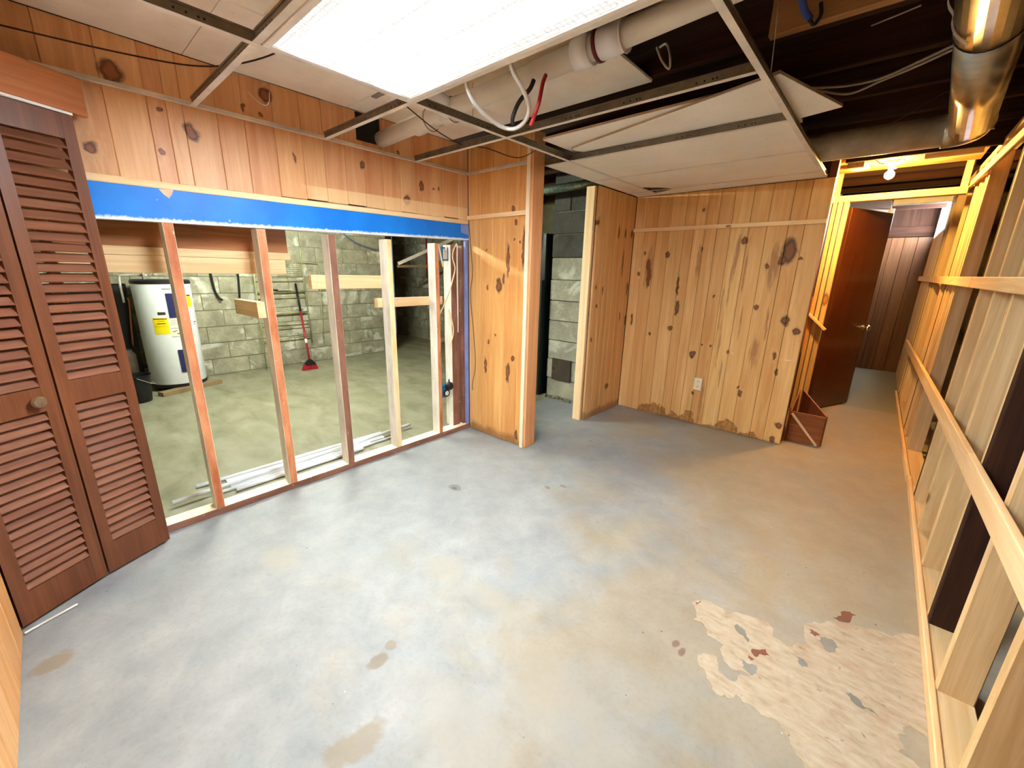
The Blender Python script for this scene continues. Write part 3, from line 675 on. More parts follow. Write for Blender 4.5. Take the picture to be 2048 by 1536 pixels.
# ================================================================== THINGS
# ---- blue header beam
v = []; UVZ = []
for yy, zb, zt in ((-1.06,1.532,1.680),(1.099,1.588,1.702)):
    for xx in (-.90,-.846):
        v += [(xx,yy,zb),(xx,yy,zt)]
f = [(2,3,1,0),(4,5,7,6),(0,1,5,4),(6,7,3,2),(1,3,7,5),(0,4,6,2)]
Mb = Matrix.Translation(Vector((-.873,0,1.53)))
bb = meshobj('blue_beam', [(a+.873,b,c-1.53) for a,b,c in v], f, M['blue'], Mb); tag(bb, 'bright blue painted wooden beam spanning the top of the stud opening', 'beam')
uv = bb.data.uv_layers.new(name='UVMap')
for pl in bb.data.polygons:
    for li in pl.loop_indices:
        k = bb.data.loops[li].vertex_index; uv.data[li].uv = (v[k][1], float(k % 2))
tri = [(-.79,1.681),(-.735,1.686),(-.745,1.662),(-.758,1.645),(-.775,1.66)]
MY = Matrix(((0,0,1,0),(1,0,0,0),(0,1,0,0),(0,0,0,1)))
poly_extrude('bare_chip', tri, -.8462, -.8450, M['barewood'], bb, MY)
poly_extrude('dark_notch', [(1.02,1.64),(1.098,1.625),(1.098,1.70),(1.02,1.698)], -.8462, -.8452, M['bluedark'], bb, MY)
ed = box('blue_edge_board', (-.876,1.070,.042), (-.850,1.098,1.585), M['bluedark'], None, 'z', .003); tag(ed, 'narrow upright board with blue painted edge in the corner below the beam', 'board')

# ---- wood panel behind the studs
pn = empty('wood_panel', (-1.06,-.8,1.31), 'brown wood panel with pale lower board hanging behind the two left studs', 'panel')
box('panel_board', (-1.075,-1.59,1.43), (-1.055,-.19,1.78), M['soffit'], pn, 'y')
box('batten', (-1.065,-1.59,1.392), (-1.04,-.185,1.432), M['strip'], pn, 'y')
box('lower_board', (-1.08,-1.59,1.309), (-1.046,-.215,1.392), M['strip'], pn, 'y')

# ---- louvred bifold closet door
bd = empty('louvered_bifold_door', A3, 'dark red-brown louvered bifold closet door with round knob, at left edge', 'door')
def leaf(a, b, zt, sections, stile, lab=None):
    a = Vector(a); b = Vector(b); d = (b-a); L = d.length; d.normalize(); n = Vector((d.y,-d.x,0)); n = -n if n.x < 0 else n
    th = .027; Mw = Matrix(((d.x,n.x,0,a.x),(d.y,n.y,0,a.y),(0,0,1,0),(0,0,0,1)))
    if Mw.determinant() < 0: pass
    V = []; F = []
    def bx(u0, u1, z0, z1, t=th):
        k = len(V); h = t/2
        V.extend([(u0,-h,z0),(u1,-h,z0),(u1,h,z0),(u0,h,z0),(u0,-h,z1),(u1,-h,z1),(u1,h,z1),(u0,h,z1)])
        for q in ((0,3,2,1),(4,5,6,7),(0,1,5,4),(1,2,6,5),(2,3,7,6),(3,0,4,7)): F.append(tuple(k+i for i in q))
    bx(.002, stile, .012, zt); bx(L-stile, L-.002, .012, zt)
    zs = [zt]+[z for s in sorted(sections, reverse=True) for z in (s[1], s[0])]+[.012]
    for i in range(0, len(zs), 2): bx(stile, L-stile, zs[i+1], zs[i], th-.001)
    lf = meshobj('door_leaf', V, F, M['cherry'], Mw, bd)
    bm = bmesh.new(); bm.from_mesh(lf.data); bmesh.ops.recalc_face_normals(bm, faces=bm.faces); bm.to_mesh(lf.data); bm.free()
    # louvre slats: one mesh, tilted, copied
    w0 = L-2*stile-.001; sv, sf = prism_geo(.003, .0200, 0, w0, .0012)
    tilt = math.radians(50)
    sm = bpy.data.meshes.new('louver_slat'); sm.from_pydata(sv, [], sf); sm.materials.append(M['slat'])
    for z0, z1 in sections:
        n_s = int(round((z1-z0)/.0375)); p = (z1-z0)/n_s
        for i in range(n_s):
            o = bpy.data.objects.new('louver_slat', sm)
            # slat length (local Z) along d, its width (local Y) tilted: outer edge low
            ly = n*math.cos(tilt)*1.0 + Vector((0,0,-1))*math.sin(tilt)
            # outer edge (towards room, +n) sits lower
            lx = ly.cross(d)
            c = a + d*(stile+.0005) + Vector((0,0,z0+p*(i+.5)))
            Ms = Matrix(((lx.x,ly.x,d.x,c.x),(lx.y,ly.y,d.y,c.y),(lx.z,ly.z,d.z,c.z),(0,0,0,1)))
            link(o, Ms, lf)
    return lf, d, n
lf1, d1, n1 = leaf((-.776,-1.029,0), (-.664,-1.263,0), 1.893, [(.150,.800),(.893,1.806)], .041)
lf2, d2, n2 = leaf((-.662,-1.267,0), (-.506,-1.516,0), 1.893, [(.137,.795),(.890,1.806)], .045)
kc = Vector((-.662,-1.267,.842))+d2*.075+n2*.0135
lathe('knob', [(0,0),(.012,0),(.010,.012),(.020,.018),(.023,.026),(.019,.034),(0,.038)], M['bronze'], kc, lf2, 20, n2)
box2 = lumber('door_track', A3+Vector((0,0,1.9005))-DD*.0+DN*.002, C3+Vector((0,0,1.9005))+DN*.002, .024, .010, M['whitemetal'], bd, DN)
lumber('floor_track', C3+DN*.045+Vector((0,0,.006))+DD*.01, C3+DN*.065-DD*.14+Vector((0,0,.006)), .008, .008, M['galvdull'], bd, (0,0,1))

# ---- suspended grid
gr = empty('ceiling_grid', (0,0,ZG), 'metal suspended-ceiling grid of tees with mostly empty openings', 'grid')
def tee(name, p0, p1, up=True):
    p0 = Vector(p0); p1 = Vector(p1); z = (p1-p0); L = z.length; z.normalize(); x = Vector((0,0,1)).cross(z); y = Vector((0,0,1))
    Mx = Matrix(((x.x,y.x,z.x,p0.x),(x.y,y.y,z.y,p0.y),(x.z,y.z,z.z,p0.z),(0,0,0,1)))
    V = []; F = []; MI = []
    def bx(x0,x1,y0,y1,m):
        k = len(V); V.extend([(x0,y0,0),(x1,y0,0),(x1,y1,0),(x0,y1,0),(x0,y0,L),(x1,y0,L),(x1,y1,L),(x0,y1,L)])
        for q in ((0,3,2,1),(4,5,6,7),(0,1,5,4),(1,2,6,5),(2,3,7,6),(3,0,4,7)): F.append(tuple(k+i for i in q)); MI.append(m)
    bx(-.012,.012,0,.0012,1); bx(-.0009,.0009,.0012,.034,0); bx(-.004,.004,.031,.038,0)
    o = meshobj(name, V, F, [M['teeweb'], M['teeflange']], Mx, gr, mi=MI)
    V2 = []; F2 = []
    s = .10
    while s < L-.05:
        for ds in (-.03,0,.03,.045):
            k = len(V2); a = s+ds
            for sx in (-1,1):
                for yy, zz in ((.014,a-.003),(.020,a-.003),(.020,a+.003),(.014,a+.003)): V2.append((sx*.0012,yy,zz))
            F2.append((k,k+1,k+2,k+3)); F2.append((k+7,k+6,k+5,k+4))
        s += .305
    if V2: tag(meshobj('slots', V2, F2, M['slot'], Mx, o), kind='stuff')
    return o
P = .6096
tee('main_tee', (0,-1.5,ZG), (0,2.662,ZG)); tee('main_tee', (2*P,-1.5,ZG), (2*P,2.662,ZG))
for j in (-1,0,1): tee('cross_tee', (-.838,j*P,ZG), (-.013,j*P,ZG))
for j in (-1,0,1,2,3,4):
    tee('cross_tee', (.013,j*P,ZG), (2*P-.013,j*P,ZG))
for j in (2,3,4): tee('cross_tee', (-.202,j*P,ZG), (-.013,j*P,ZG))
def angle(p0, p1, nrm):
    p0 = Vector(p0); p1 = Vector(p1); nrm = Vector(nrm); m = (p1-p0)
    V = []; F = []; MI = []
    for q in (p0, p1):
        V += [q, q+nrm*.022, q+nrm*.022+Vector((0,0,.0012)), q+nrm*.0012+Vector((0,0,.0012)), q+nrm*.0012+Vector((0,0,.022)), q+Vector((0,0,.022))]
    for i in range(6): F.append((i,(i+1)%6,6+(i+1)%6,6+i))
    F += [(5,4,3,2,1,0),(6,7,8,9,10,11)]
    o = meshobj('wall_angle', V, F, [M['teeflange']], None, gr)
    bm = bmesh.new(); bm.from_mesh(o.data); bmesh.ops.recalc_face_normals(bm, faces=bm.faces); bm.to_mesh(o.data); bm.free()
angle((-.8495,-1.1,ZG), (-.8495,1.099,ZG), (1,0,0)); angle((-.849,1.0995,ZG), (-.253,1.0995,ZG), (0,-1,0))
angle((-.21,2.6665,ZG), (1.23,2.6665,ZG), (0,-1,0))
tube('hanger_wire', [(2*P,.75,ZG+.03),(2*P-.01,.77,2.2),(2*P-.03,.8,2.40)], .0015, M['whitecable'], gr, 6)
tube('hanger_wire', [(.0,.36,ZG+.03),(-.02,.38,2.25)], .0012, M['greycable'], gr, 6)
box('loose_clip', (-.20,-.075,ZG+.045), (.0,-.05,ZG+.05), M['teeweb'], gr, 'x', .0005)

# ---- fluorescent troffer
tf = empty('ceiling_light_panel', (P,-P/2,ZG), 'large lit fluorescent ceiling panel with ribbed white lens and white frame', 'light')
fx0, fx1, fy0, fy1 = .016, 2*P-.016, -P+.016, -.016
for lo, hi, g in (((fx0,fy0,ZG-.004),(fx1,fy0+.022,ZG+.012),'x'),((fx0,fy1-.022,ZG-.004),(fx1,fy1,ZG+.012),'x'),((fx0,fy0+.0222,ZG-.004),(fx0+.022,fy1-.0222,ZG+.012),'y'),((fx1-.022,fy0+.0222,ZG-.004),(fx1,fy1-.0222,ZG+.012),'y')):
    box('lens_frame', lo, hi, M['whitemetal'], tf, g, .002)
box('lens', (fx0+.0223,fy0+.0223,ZG+.001), (fx1-.0223,fy1-.0223,ZG+.005), M['lens'], tf, 'y', .0005)
box('housing', (fx0+.01,fy0+.01,ZG+.014), (fx1-.01,fy1-.01,ZG+.095), M['whitemetal'], tf, 'x', .01)

# ---- ceiling tiles still in the grid
def slab(name, pts, z, th, lab, Mx=None):
    o = poly_extrude(name, pts, 0, th, [M['tile'], M['tileedge']], None, Mx or Matrix.Translation(Vector((0,0,z))))
    bm = bmesh.new(); bm.from_mesh(o.data); bmesh.ops.recalc_face_normals(bm, faces=bm.faces)
    bmesh.ops.bevel(bm, geom=[e for e in bm.edges], offset=.002, segments=1, affect='EDGES'); bm.normal_update()
    for fc in bm.faces: fc.material_index = 0 if abs(fc.normal.z) > .5 else 1
    bm.to_mesh(o.data); bm.free()
    return tag(o, lab, 'ceiling tile', 'tiles of the suspended ceiling')
g = .003
def rect(x0,y0,x1,y1): return [(x0,y0),(x1,y0),(x1,y1),(x0,y1)]
zt = ZG+.0016
slab('ceiling_tile', rect(g,2*P+g,2*P-g,3*P-g), zt, .014, 'long beige ceiling tile lying flat in the grid directly below the tilted tiles')
slab('ceiling_tile', [(g,3*P+g),(2*P-g,3*P+g),(2*P-g,4*P-g),(.20,4*P-g),(.12,4*P-.09),(.03,4*P-.16),(g,4*P-.15)], zt, .014, 'long beige ceiling tile lying flat in the second row from the back wall')
slab('ceiling_tile', [(.22,4*P+g),(2*P-g,4*P+g),(2*P-g,2.662),(g,2.662),(g,4*P+.13),(.09,4*P+.11)], zt, .014, 'narrow ceiling tile along the back wall with a broken dark corner')
slab('ceiling_tile', rect(-.204,2*P+g,-g,3*P-g), zt, .014, 'small cut ceiling tile beside the top of the stub wall, above the doorway gap')
slab('ceiling_tile', rect(-.204,3*P+g,-g,4*P-g), zt, .014, 'small cut ceiling tile above the pale corner post of the nook')
slab('ceiling_tile', rect(-.204,4*P+g,-g,2.662), zt, .014, 'smallest cut ceiling tile in the back left corner of the nook')
def placed(cx, cy, z, deg, tx=0, ty=0): return Matrix.Translation(Vector((cx,cy,z))) @ Matrix.Rotation(math.radians(deg),4,'Z') @ Matrix.Rotation(ty,4,'Y') @ Matrix.Rotation(tx,4,'X')
slab('ceiling_tile', rect(-.61,-.275,.61,.275), 0, .014, 'skewed loose ceiling tile whose corner sticks out past the grid towards the duct', placed(.735,1.215,2.0935,-16.3))
slab('ceiling_tile', rect(-.60,-.30,.60,.30), 0, .014, 'loose ceiling tile lying on top of the skewed tile', placed(.615,1.20,2.1095,-1.5))

# ---- white plastic drain pipe above the grid
def pz(x): return 2.135+(x+.85)*.045
pp = empty('drain_pipe', (-.85,.37,pz(-.85)), 'thick white plastic drain pipe running above the grid beside the light panel', 'pipe')
PY = .385
tube('pipe', [(-.93,PY-.02,pz(-.93)),(.62,PY,pz(.62))], .045, M['pvc'], pp, 20)
tube('pipe', [(.62,PY,pz(.62)),(1.52,PY,pz(1.52))], .045, M['pvc'], pp, 20)
for a, b, r in ((-.50,-.31,.052),(-.25,-.12,.054),(.585,.66,.056),(.70,.80,.054)):
    tube('coupling', [(a,PY,pz(a)),(b,PY,pz(b))], r, M['pvcw'] if a > 0 else M['pvc'], pp, 20)
tube('hub', [(.685,PY,pz(.685)),(.699,PY,pz(.699))], .0575, M['purple'], pp, 20)
tube('branch', [(-.185,PY-.02,pz(-.18)),(-.185,PY-.16,pz(-.18)+.03)], .048, M['pvcw'], pp, 18)
for xx in (-.17,-.36,.80):
    a = [(xx, PY+.058*math.cos(t), pz(xx)+.058*math.sin(t)) for t in [math.pi*k/8+math.pi*.5 for k in range(12)]]
    tube('strap', a, .003, M['greycable'] if xx < 0 else M['pvcw'], pp, 6)
# ---- cables overhead
cd = tube('armored_conduit', [(.325,.022,2.12),(.314,.03,2.075),(.298,.07,2.035),(.283,.14,2.005),(.272,.25,1.982),(.299,.32,1.974),(.369,.32,1.984),(.46,.25,2.0),(.512,.15,2.026),(.540,.05,2.06),(.55,.022,2.11)], .0085, M['steelflex'], None, 8, 14)
me = cd.data; co = np.zeros(len(me.vertices)*3); me.vertices.foreach_get('co', co); co = co.reshape(-1,3)
ring = np.repeat(np.arange(len(co)//8), 8)[:len(co)]; cen = np.array([co[ring==k].mean(0) for k in range(ring.max()+1)])
co = cen[ring]+(co-cen[ring])*np.where(ring%2==0, 1.12, .86)[:,None]; me.vertices.foreach_set('co', co.ravel()); me.update()
tag(cd, 'white ribbed armored conduit drooping in a loop under the drain pipe', 'conduit')
tag(tube('red_tube', [(.488,.315,2.135),(.485,.30,2.099),(.469,.30,2.036),(.434,.305,1.979),(.42,.31,1.965)], .008, M['redcable'], None, 8, 6), 'red plastic tube hanging beside the conduit loop', 'tube')
tag(tube('black_cable', [(.43,.31,2.13),(.418,.30,2.097),(.37,.30,2.07),(.344,.30,2.045),(.322,.30,2.005),(.318,.31,1.985)], .009, M['blackrub'], None, 8, 6), 'short black cable inside the conduit loop', 'cable')
tag(tube('white_cable_loop', [(.70,.86,2.36),(.735,.84,2.30),(.775,.82,2.25),(.79,.82,2.245),(.785,.82,2.29),(.75,.85,2.355),(.71,.87,2.362)], .005, M['whitecable'], None, 7, 6), 'white cable loop dangling from the dark joist right of the drain pipe', 'cable')
tag(tube('long_dark_wire', [(-.73,-1.25,2.12),(-.706,-1.154,2.12),(-.636,-.89,2.118),(-.531,-.669,2.115),(-.382,-.538,2.125),(-.195,-.448,2.15),(-.12,-.43,2.2)], .0032, M['darkwire'], None, 6, 6), 'long dark wire sagging along the top of the left pine wall', 'wire')
tag(tube('dark_wire', [(-.22,.10,2.13),(-.312,.39,2.09),(-.363,.623,2.082),(-.306,.754,2.085),(-.316,1.0,2.085),(-.261,1.06,2.09),(-.10,1.03,2.11)], .003, M['darkwire'], None, 6, 6), 'dark wire looping below the drain pipe towards the stub wall', 'wire')
tag(tube('tie_loop', [(-.45,-.50,ZG+.004),(-.455,-.47,ZG-.02),(-.44,-.44,ZG-.035),(-.42,-.43,ZG-.02),(-.41,-.43,ZG+.01)], .0015, M['whitecable'], None, 5, 5), 'small white tie loop hanging from the left cross tee', 'tie')
tag(tube('white_cable', [(1.13,1.44,2.26),(1.223,1.49,2.262),(1.36,1.545,2.255),(1.493,1.53,2.25),(1.62,1.45,2.258),(1.74,1.35,2.262)], .006, M['greycable'], None, 7, 6), 'pale double cable running under the dark joists, upper strand', 'cable')
tag(tube('white_cable', [(1.15,1.50,2.262),(1.234,1.515,2.26),(1.37,1.60,2.235),(1.493,1.55,2.245),(1.62,1.47,2.25),(1.75,1.37,2.258)], .006, M['greycable'], None, 7, 6), 'pale double cable running under the dark joists, lower sagging strand', 'cable')
tag(tube('thin_wire', [(1.25,2.465,2.262),(1.44,2.431,2.262),(1.553,2.326,2.264),(1.69,2.024,2.262),(1.745,1.934,2.26)], .0025, M['darkwire'], None, 6, 6), 'thin dark wire curving above the horizontal duct', 'wire')
tag(tube('short_wire', [(1.46,1.10,2.30),(1.52,1.02,2.275),(1.60,.96,2.262)], .003, M['greycable'], None, 6, 5), 'short grey wire end stapled beside the tan joist', 'wire')
bp = tube('blue_tube', [(1.245,.60,2.36),(1.28,.70,2.30),(1.29,.78,2.275),(1.30,.83,2.27)], .011, M['bluepex'], None, 10, 6); tag(bp, 'blue tube with dark end coming down in front of the tan joist', 'tube')
tube('end_clip', [(1.30,.82,2.262),(1.315,.84,2.25),(1.33,.84,2.275),(1.325,.83,2.31)], .006, M['blackrub'], bp, 8, 5)

# ---- sheet metal duct
dc = empty('metal_duct', (1.85,1.5,2.165), 'round galvanised metal duct hanging under the dark joists at upper right', 'duct')
def ductx(y): return 1.775+(y-.75)*.061
tube('duct_run', [(ductx(.96),.96,2.168),(ductx(2.22),2.22,2.165)], .088, M['galv'], dc, 28)
tube('duct_run', [(ductx(-.9),-.9,2.168),(ductx(.96),.96,2.168)], .0905, M['galv'], dc, 28)
cyl = [(1.87-.09+.09*math.cos(t), 2.215+.09*math.sin(t), 2.165) for t in [math.pi/2*k/8 for k in range(9)]]
tube('elbow', [(ductx(2.2),2.2,2.165)]+cyl+[(1.77,2.305,2.165)], .0885, M['galv'], dc, 28)
tube('duct_branch', [(1.775,2.305,2.167),(-.1,2.33,2.175)], .082, M['galvdull'], dc, 28)
def hoop(y, r): return [(ductx(y)+r*math.cos(t), y, 2.168+r*math.sin(t)) for t in [2*math.pi*k/32 for k in range(33)]]
tube('seam_ring', hoop(.965,.0915), .0022, M['slot'], dc, 6)
a = [(ductx(.9)+.096*math.cos(t), .9+.05*math.cos(t), 2.168+.096*math.sin(t)) for t in [math.pi*1.0+math.pi*k/14 for k in range(0,6)]]
hs = [(1.66,.80,2.265),(1.67,.84,2.2)]+a
V = []; F = []
hs = spline(hs, 4)
for q in hs: V += [q+Vector((0,-.012,0)), q+Vector((0,.012,0)), q+Vector((-.0015,.012,-.0015)), q+Vector((-.0015,-.012,-.0015))]
for i in range(len(hs)-1):
    for k in range(4): F.append((4*i+k, 4*i+(k+1)%4, 4*i+4+(k+1)%4, 4*i+4+k))
st = meshobj('hanger_strap', V, F, M['galvdull'], None, dc)
V = []; F = []
for q in hs[2::3]:
    k = len(V)
    for dx, dz in ((-.003,-.008),(.003,-.008),(.003,.008),(-.003,.008)): V.append(q+Vector((-.0025,dx,dz-.001)))
    F.append((k,k+1,k+2,k+3))
tag(meshobj('strap_holes', V, F, M['slot'], None, st), kind='stuff')

# ---- bare bulb and junction boxes over the corridor
cb = box('ceiling_board', (1.19,3.08,2.222), (2.03,3.52,2.24), M['orange'], None, 'x', .002); tag(cb, 'orange wood board screwed under the joists behind the bare bulb', 'board')
lp = empty('bare_bulb_lamp', (1.556,3.25,2.22), 'bare glowing bulb on a white round ceiling holder in the corridor', 'lamp')
lathe('lamp_holder', [(0,0),(.062,0),(.062,-.008),(.04,-.018),(.026,-.03),(.024,-.05),(0,-.05)], M['porcelain'], (1.556,3.25,2.2215), lp, 24)
prof = [(0,-.085)]+[(.030*math.sin(t), -.052-.030*math.cos(t)+0) for t in [math.pi*k/10 for k in range(1,8)]]+[(.014,-.028),(.013,-.012),(0,-.012)]
lathe('bulb', [(r, z) for r, z in prof], M['bulb'], (1.548,3.25,2.182), lp, 20)
jb = empty('junction_cover', (1.36,3.25,2.22), 'round white junction box cover left of the bare bulb', 'cover plate')
lathe('box', [(0,0),(.05,0),(.05,-.022),(0,-.022)], M['porcelain'], (1.36,3.25,2.2215), jb, 24)
lathe('plate', [(0,0),(.062,0),(.062,-.004),(0,-.005)], M['porcelain'], (1.36,3.25,2.1985), jb, 24)
tag(box('yellow_block', (1.30,3.0,2.16), (1.40,3.04,2.268), M['pale'], None, 'z', .003), 'small pale wood block above the junction cover', 'block')
tag(box('scrap_board', (1.72,3.03,2.17), (2.0,3.07,2.22), M['pale'], None, 'x', .003), 'short pale board nailed up to the right of the bare bulb', 'board')
tag(tube('corridor_cable', [(1.44,2.95,2.268),(1.45,2.97,2.21),(1.50,3.02,2.17),(1.58,3.08,2.19),(1.60,3.10,2.222)], .004, M['yellowcable'], None, 6, 6), 'thin cable hanging in a curve above the bare bulb', 'cable')
tag(tube('corridor_cable', [(1.70,2.95,2.25),(1.72,2.90,2.235),(1.82,2.86,2.24),(2.0,2.80,2.255)], .005, M['yellowcable'], None, 6, 6), 'cream cable stapled along the dark joist right of the bulb', 'cable')

# ---- handrail stick and wooden corner bin by the back wall end
tag(lumber('handrail_stick', (1.168,3.812,1.016), (1.330,3.79,.872), .045, .022, M['cleat'], None, (0,1,0)), 'short slanting wooden handrail end sticking out beside the door frame', 'handrail')
bn = empty('corner_bin', (1.4,2.95,0), 'low reddish plywood corner bin on the floor past the pine back wall', 'bin')
box('front_panel', (1.295,2.845,.001), (1.534,2.860,.258), M['binwood'], bn, 'x', .001)
def quad(name, p, th, mat, parent):
    p = [Vector(q) for q in p]; n = (p[1]-p[0]).cross(p[3]-p[0]).normalized()*th
    V = p+[q+n for q in p]; o = meshobj(name, V, [(3,2,1,0),(4,5,6,7),(0,1,5,4),(1,2,6,5),(2,3,7,6),(3,0,4,7)], mat, None, parent)
    bm = bmesh.new(); bm.from_mesh(o.data); bmesh.ops.recalc_face_normals(bm, faces=bm.faces); bm.to_mesh(o.data); bm.free(); return o
quad('back_panel', [(1.534,2.862,.001),(1.312,3.22,.001),(1.312,3.22,.372),(1.534,2.862,.262)], .012, M['binwood'], bn)
quad('side_panel', [(1.296,3.22,.001),(1.296,2.862,.001),(1.296,2.862,.255),(1.296,3.22,.372)], .012, M['binwood'], bn)
lumber('batten', (1.303,2.838,.243), (1.512,2.838,.008), .018, .012, M['cleat'], bn, (0,0,1))
tag(box('brown_post', (1.284,2.80,.001), (1.294,2.83,.30), M['binwood'], None, 'z', .001), 'short brown strip beside the corner bin against the back wall end', 'strip')

# ---- wall outlet
ot = empty('wall_outlet', (.564,2.66,.387), 'ivory duplex outlet plate low on the pine back wall', 'outlet')
box('plate', (.529,2.6605,.330), (.599,2.6665,.444), M['outlet'], ot, 'z', .002)
for zz in (.362,.412):
    lathe('socket', [(0,0),(.0165,0),(.0165,-.003),(0,-.003)], M['label'], (.564,2.660,zz), ot, 18, (0,1,0))
    tag(meshobj('slots', [(.564+dx+a,2.6565,zz+dz+b) for dx, dz, hw, hh in ((-.006,.003,.0014,.0045),(.006,.003,.0014,.0045),(0,-.008,.0025,.0025)) for a, b in ((-hw,-hh),(hw,-hh),(hw,hh),(-hw,hh))], [(0,1,2,3),(4,5,6,7),(8,9,10,11)], M['ink'], None, ot), kind='stuff')

# ---- boxes and cables in the last studs of the opening
bx1 = empty('blue_outlet_box', (-.90,.90,1.48), 'blue electrical box high between the last two studs under the beam', 'electrical box')
box('box', (-.955,.862,1.425), (-.897,.935,1.525), M['bluebox'], bx1, 'z', .004)
box('device', (-.8965,.878,1.435), (-.892,.92,1.515), M['galvdull'], bx1, 'z', .002)
tube('white_connector', [(-.892,.905,1.50),(-.886,.905,1.535)], .009, M['whitecable'], bx1, 8)
bx2 = empty('blue_outlet_box', (-.90,.87,.38), 'blue electrical box low on the stud with a black plug in it', 'electrical box')
box('box', (-.955,.836,.325), (-.897,.905,.425), M['bluebox'], bx2, 'z', .004)
lathe('round_port', [(0,0),(.02,0),(.02,.006),(0,.007)], M['whitecable'], (-.896,.885,.355), bx2, 18, (1,0,0))
lathe('dark_surround', [(.021,0),(.032,0),(.032,.005),(.021,.005)], M['black'], (-.896,.885,.355), bx2, 18, (1,0,0))
pl = empty('black_plug', (-.875,.90,.41), 'round black plug-in device hanging on the lower blue box', 'plug')
lathe('plug_body', [(0,0),(.030,0),(.036,.012),(.035,.035),(.022,.052),(0,.056)], M['black'], (-.895,.895,.420), pl, 22, (1,0,0))
tube('plug_stem', [(-.875,.895,.452),(-.878,.897,.478)], .006, M['black'], pl, 8)
def cabl(pts, lab, mat='yellowcable', r=.0052): tag(tube('stud_cable', pts, r, M[mat], None, 7, 6), lab, 'cable')
cabl([(-.868,.815,1.545),(-.87,.832,1.48),(-.872,.85,1.41),(-.878,.86,1.38)], 'short cream cable coming down past the upper blue box')
cabl([(-.876,1.00,1.555),(-.876,.965,1.50),(-.876,.958,1.44),(-.876,.980,1.37),(-.876,.95,1.27),(-.876,.913,1.182),(-.876,.86,1.09),(-.876,.815,1.02)], 'cream cable crossing the white stud from under the beam')
cabl([(-.882,.915,1.05),(-.876,.935,.97),(-.876,.952,.90),(-.876,.945,.83),(-.882,.915,.755)], 'cream cable bulging out beside the white stud at mid height')
cabl([(-.876,1.005,1.552),(-.876,1.002,1.30),(-.876,1.003,1.0),(-.878,1.004,.86)], 'straight pale cable hanging down the brown double stud', 'whitecable', .005)
tag(tube('wall_wire', [(-.838,1.094,1.72),(-.812,1.094,1.502),(-.797,1.094,1.326),(-.823,1.094,1.167),(-.79,1.094,.889),(-.765,1.094,.601),(-.802,1.094,.419),(-.80,1.094,.36)], .0022, M['darkwire'], None, 6, 6), 'thin dark wire hanging loose down the pine stub wall', 'wire')

# ---- white plastic lengths on the utility floor behind the sole plate
def lay(a, b, r=.011, mat='pvcw', lab='', flat=None):
    if flat: o = lumber('plastic_strip', (a[0],a[1],.002+flat[1]/2+a[2]), (b[0],b[1],.002+flat[1]/2+b[2]), flat[0], flat[1], M[mat], None, (1,0,0), .003)
    else: o = tube('plastic_pipe', [(a[0],a[1],r+.001+a[2]),(b[0],b[1],r+.001+b[2])], r, M[mat], None, 12)
    tag(o, lab, 'plastic pipe' if not flat else 'plastic strip', 'white plastic lengths behind the sole plate')
lay((-1.285,-.81,0),(-1.262,.46,0), .012, lab='thin white plastic pipe lying farthest from the sole plate')
lay((-1.125,-.95,.018),(-1.215,.72,.018), .012, lab='longest white plastic pipe lying across the others at a slant')
lay((-1.066,-.65,0),(-1.075,.20,0), .013, lab='short white plastic pipe lying nearest to the sole plate')
lay((-1.105,-.73,0),(-1.122,.50,0), .010, lab='white plastic pipe lying second from the sole plate')
lay((-1.225,-.66,0),(-1.20,.44,0), flat=(.065,.012), lab='broad flat white plastic strip in the middle of the pipes')
lay((-1.157,-.66,0),(-1.160,.30,0), flat=(.03,.012), lab='narrow flat white plastic strip beside the broad one')

# ---- water heater
HX, HY, HR = -4.15, -.366, .25
wh = empty('water_heater', (HX,HY,.05), 'tall white cylindrical water heater with navy panels and yellow label', 'water heater')
lathe('tank', [(0,.075),(HR-.002,.075),(HR,.08),(HR,1.165),(HR-.004,1.172),(0,1.172)], M['heater'], (HX,HY,0), wh, 56)
lathe('top_cap', [(HR+.001,1.150),(HR+.004,1.152),(HR+.004,1.180),(HR-.01,1.192),(0,1.196)], M['black'], (HX,HY,0), wh, 56)
lathe('base_ring', [(0,.047),(HR+.003,.047),(HR+.004,.078),(HR,.082)], M['black'], (HX,HY,0), wh, 56)
def patch(name, y0, y1, z0, z1, mat, off=.002, th=.003, parent=wh, shear=0):
    a0 = math.asin(max(-1,min(1,(y0-HY)/HR))); a1 = math.asin(max(-1,min(1,(y1-HY)/HR))); n = 10; V = []; F = []
    for i in range(n+1):
        a = a0+(a1-a0)*i/n
        for r in (HR+off, HR+off+th):
            for z in (z0, z1): V.append((HX+r*math.cos(a), HY+r*math.sin(a), z))
    for i in range(n):
        k = 4*i; F += [(k+2,k+6,k+7,k+3),(k,k+1,k+5,k+4),(k+1,k+3,k+7,k+5),(k,k+4,k+6,k+2)]
    F += [(0,2,3,1),(4*n,4*n+1,4*n+3,4*n+2)]
    return meshobj(name, V, F, mat, None, parent)
patch('upper_panel', -.385,-.255,.805,1.058, M['navy'], .001, .008); patch('lower_panel', -.372,-.255,.210,.458, M['navy'], .001, .008)
ys_ = patch('yellow_label', -.520,-.404,.634,.806, M['yellow'], .0005, .001)
cl = patch('instruction_label', -.398,-.285,.600,.800, M['label'], .0005, .001)
patch('rating_tag', -.474,-.412,.836,.866, M['iron'], .0005, .001); patch('logo_print', -.405,-.33,1.098,1.106, M['iron'], .0005, .0006)
patch('warning_tag', -.200,-.160,.905,1.022, M['yellow'], .0005, .001); patch('tag_header', -.205,-.162,1.022,1.036, M['ink'], .0005, .001)
patch('side_marking', -.172,-.150,.733,.742, M['ink'], .0005, .001); patch('side_marking', -.176,-.162,.712,.718, M['ink'], .0005, .001)
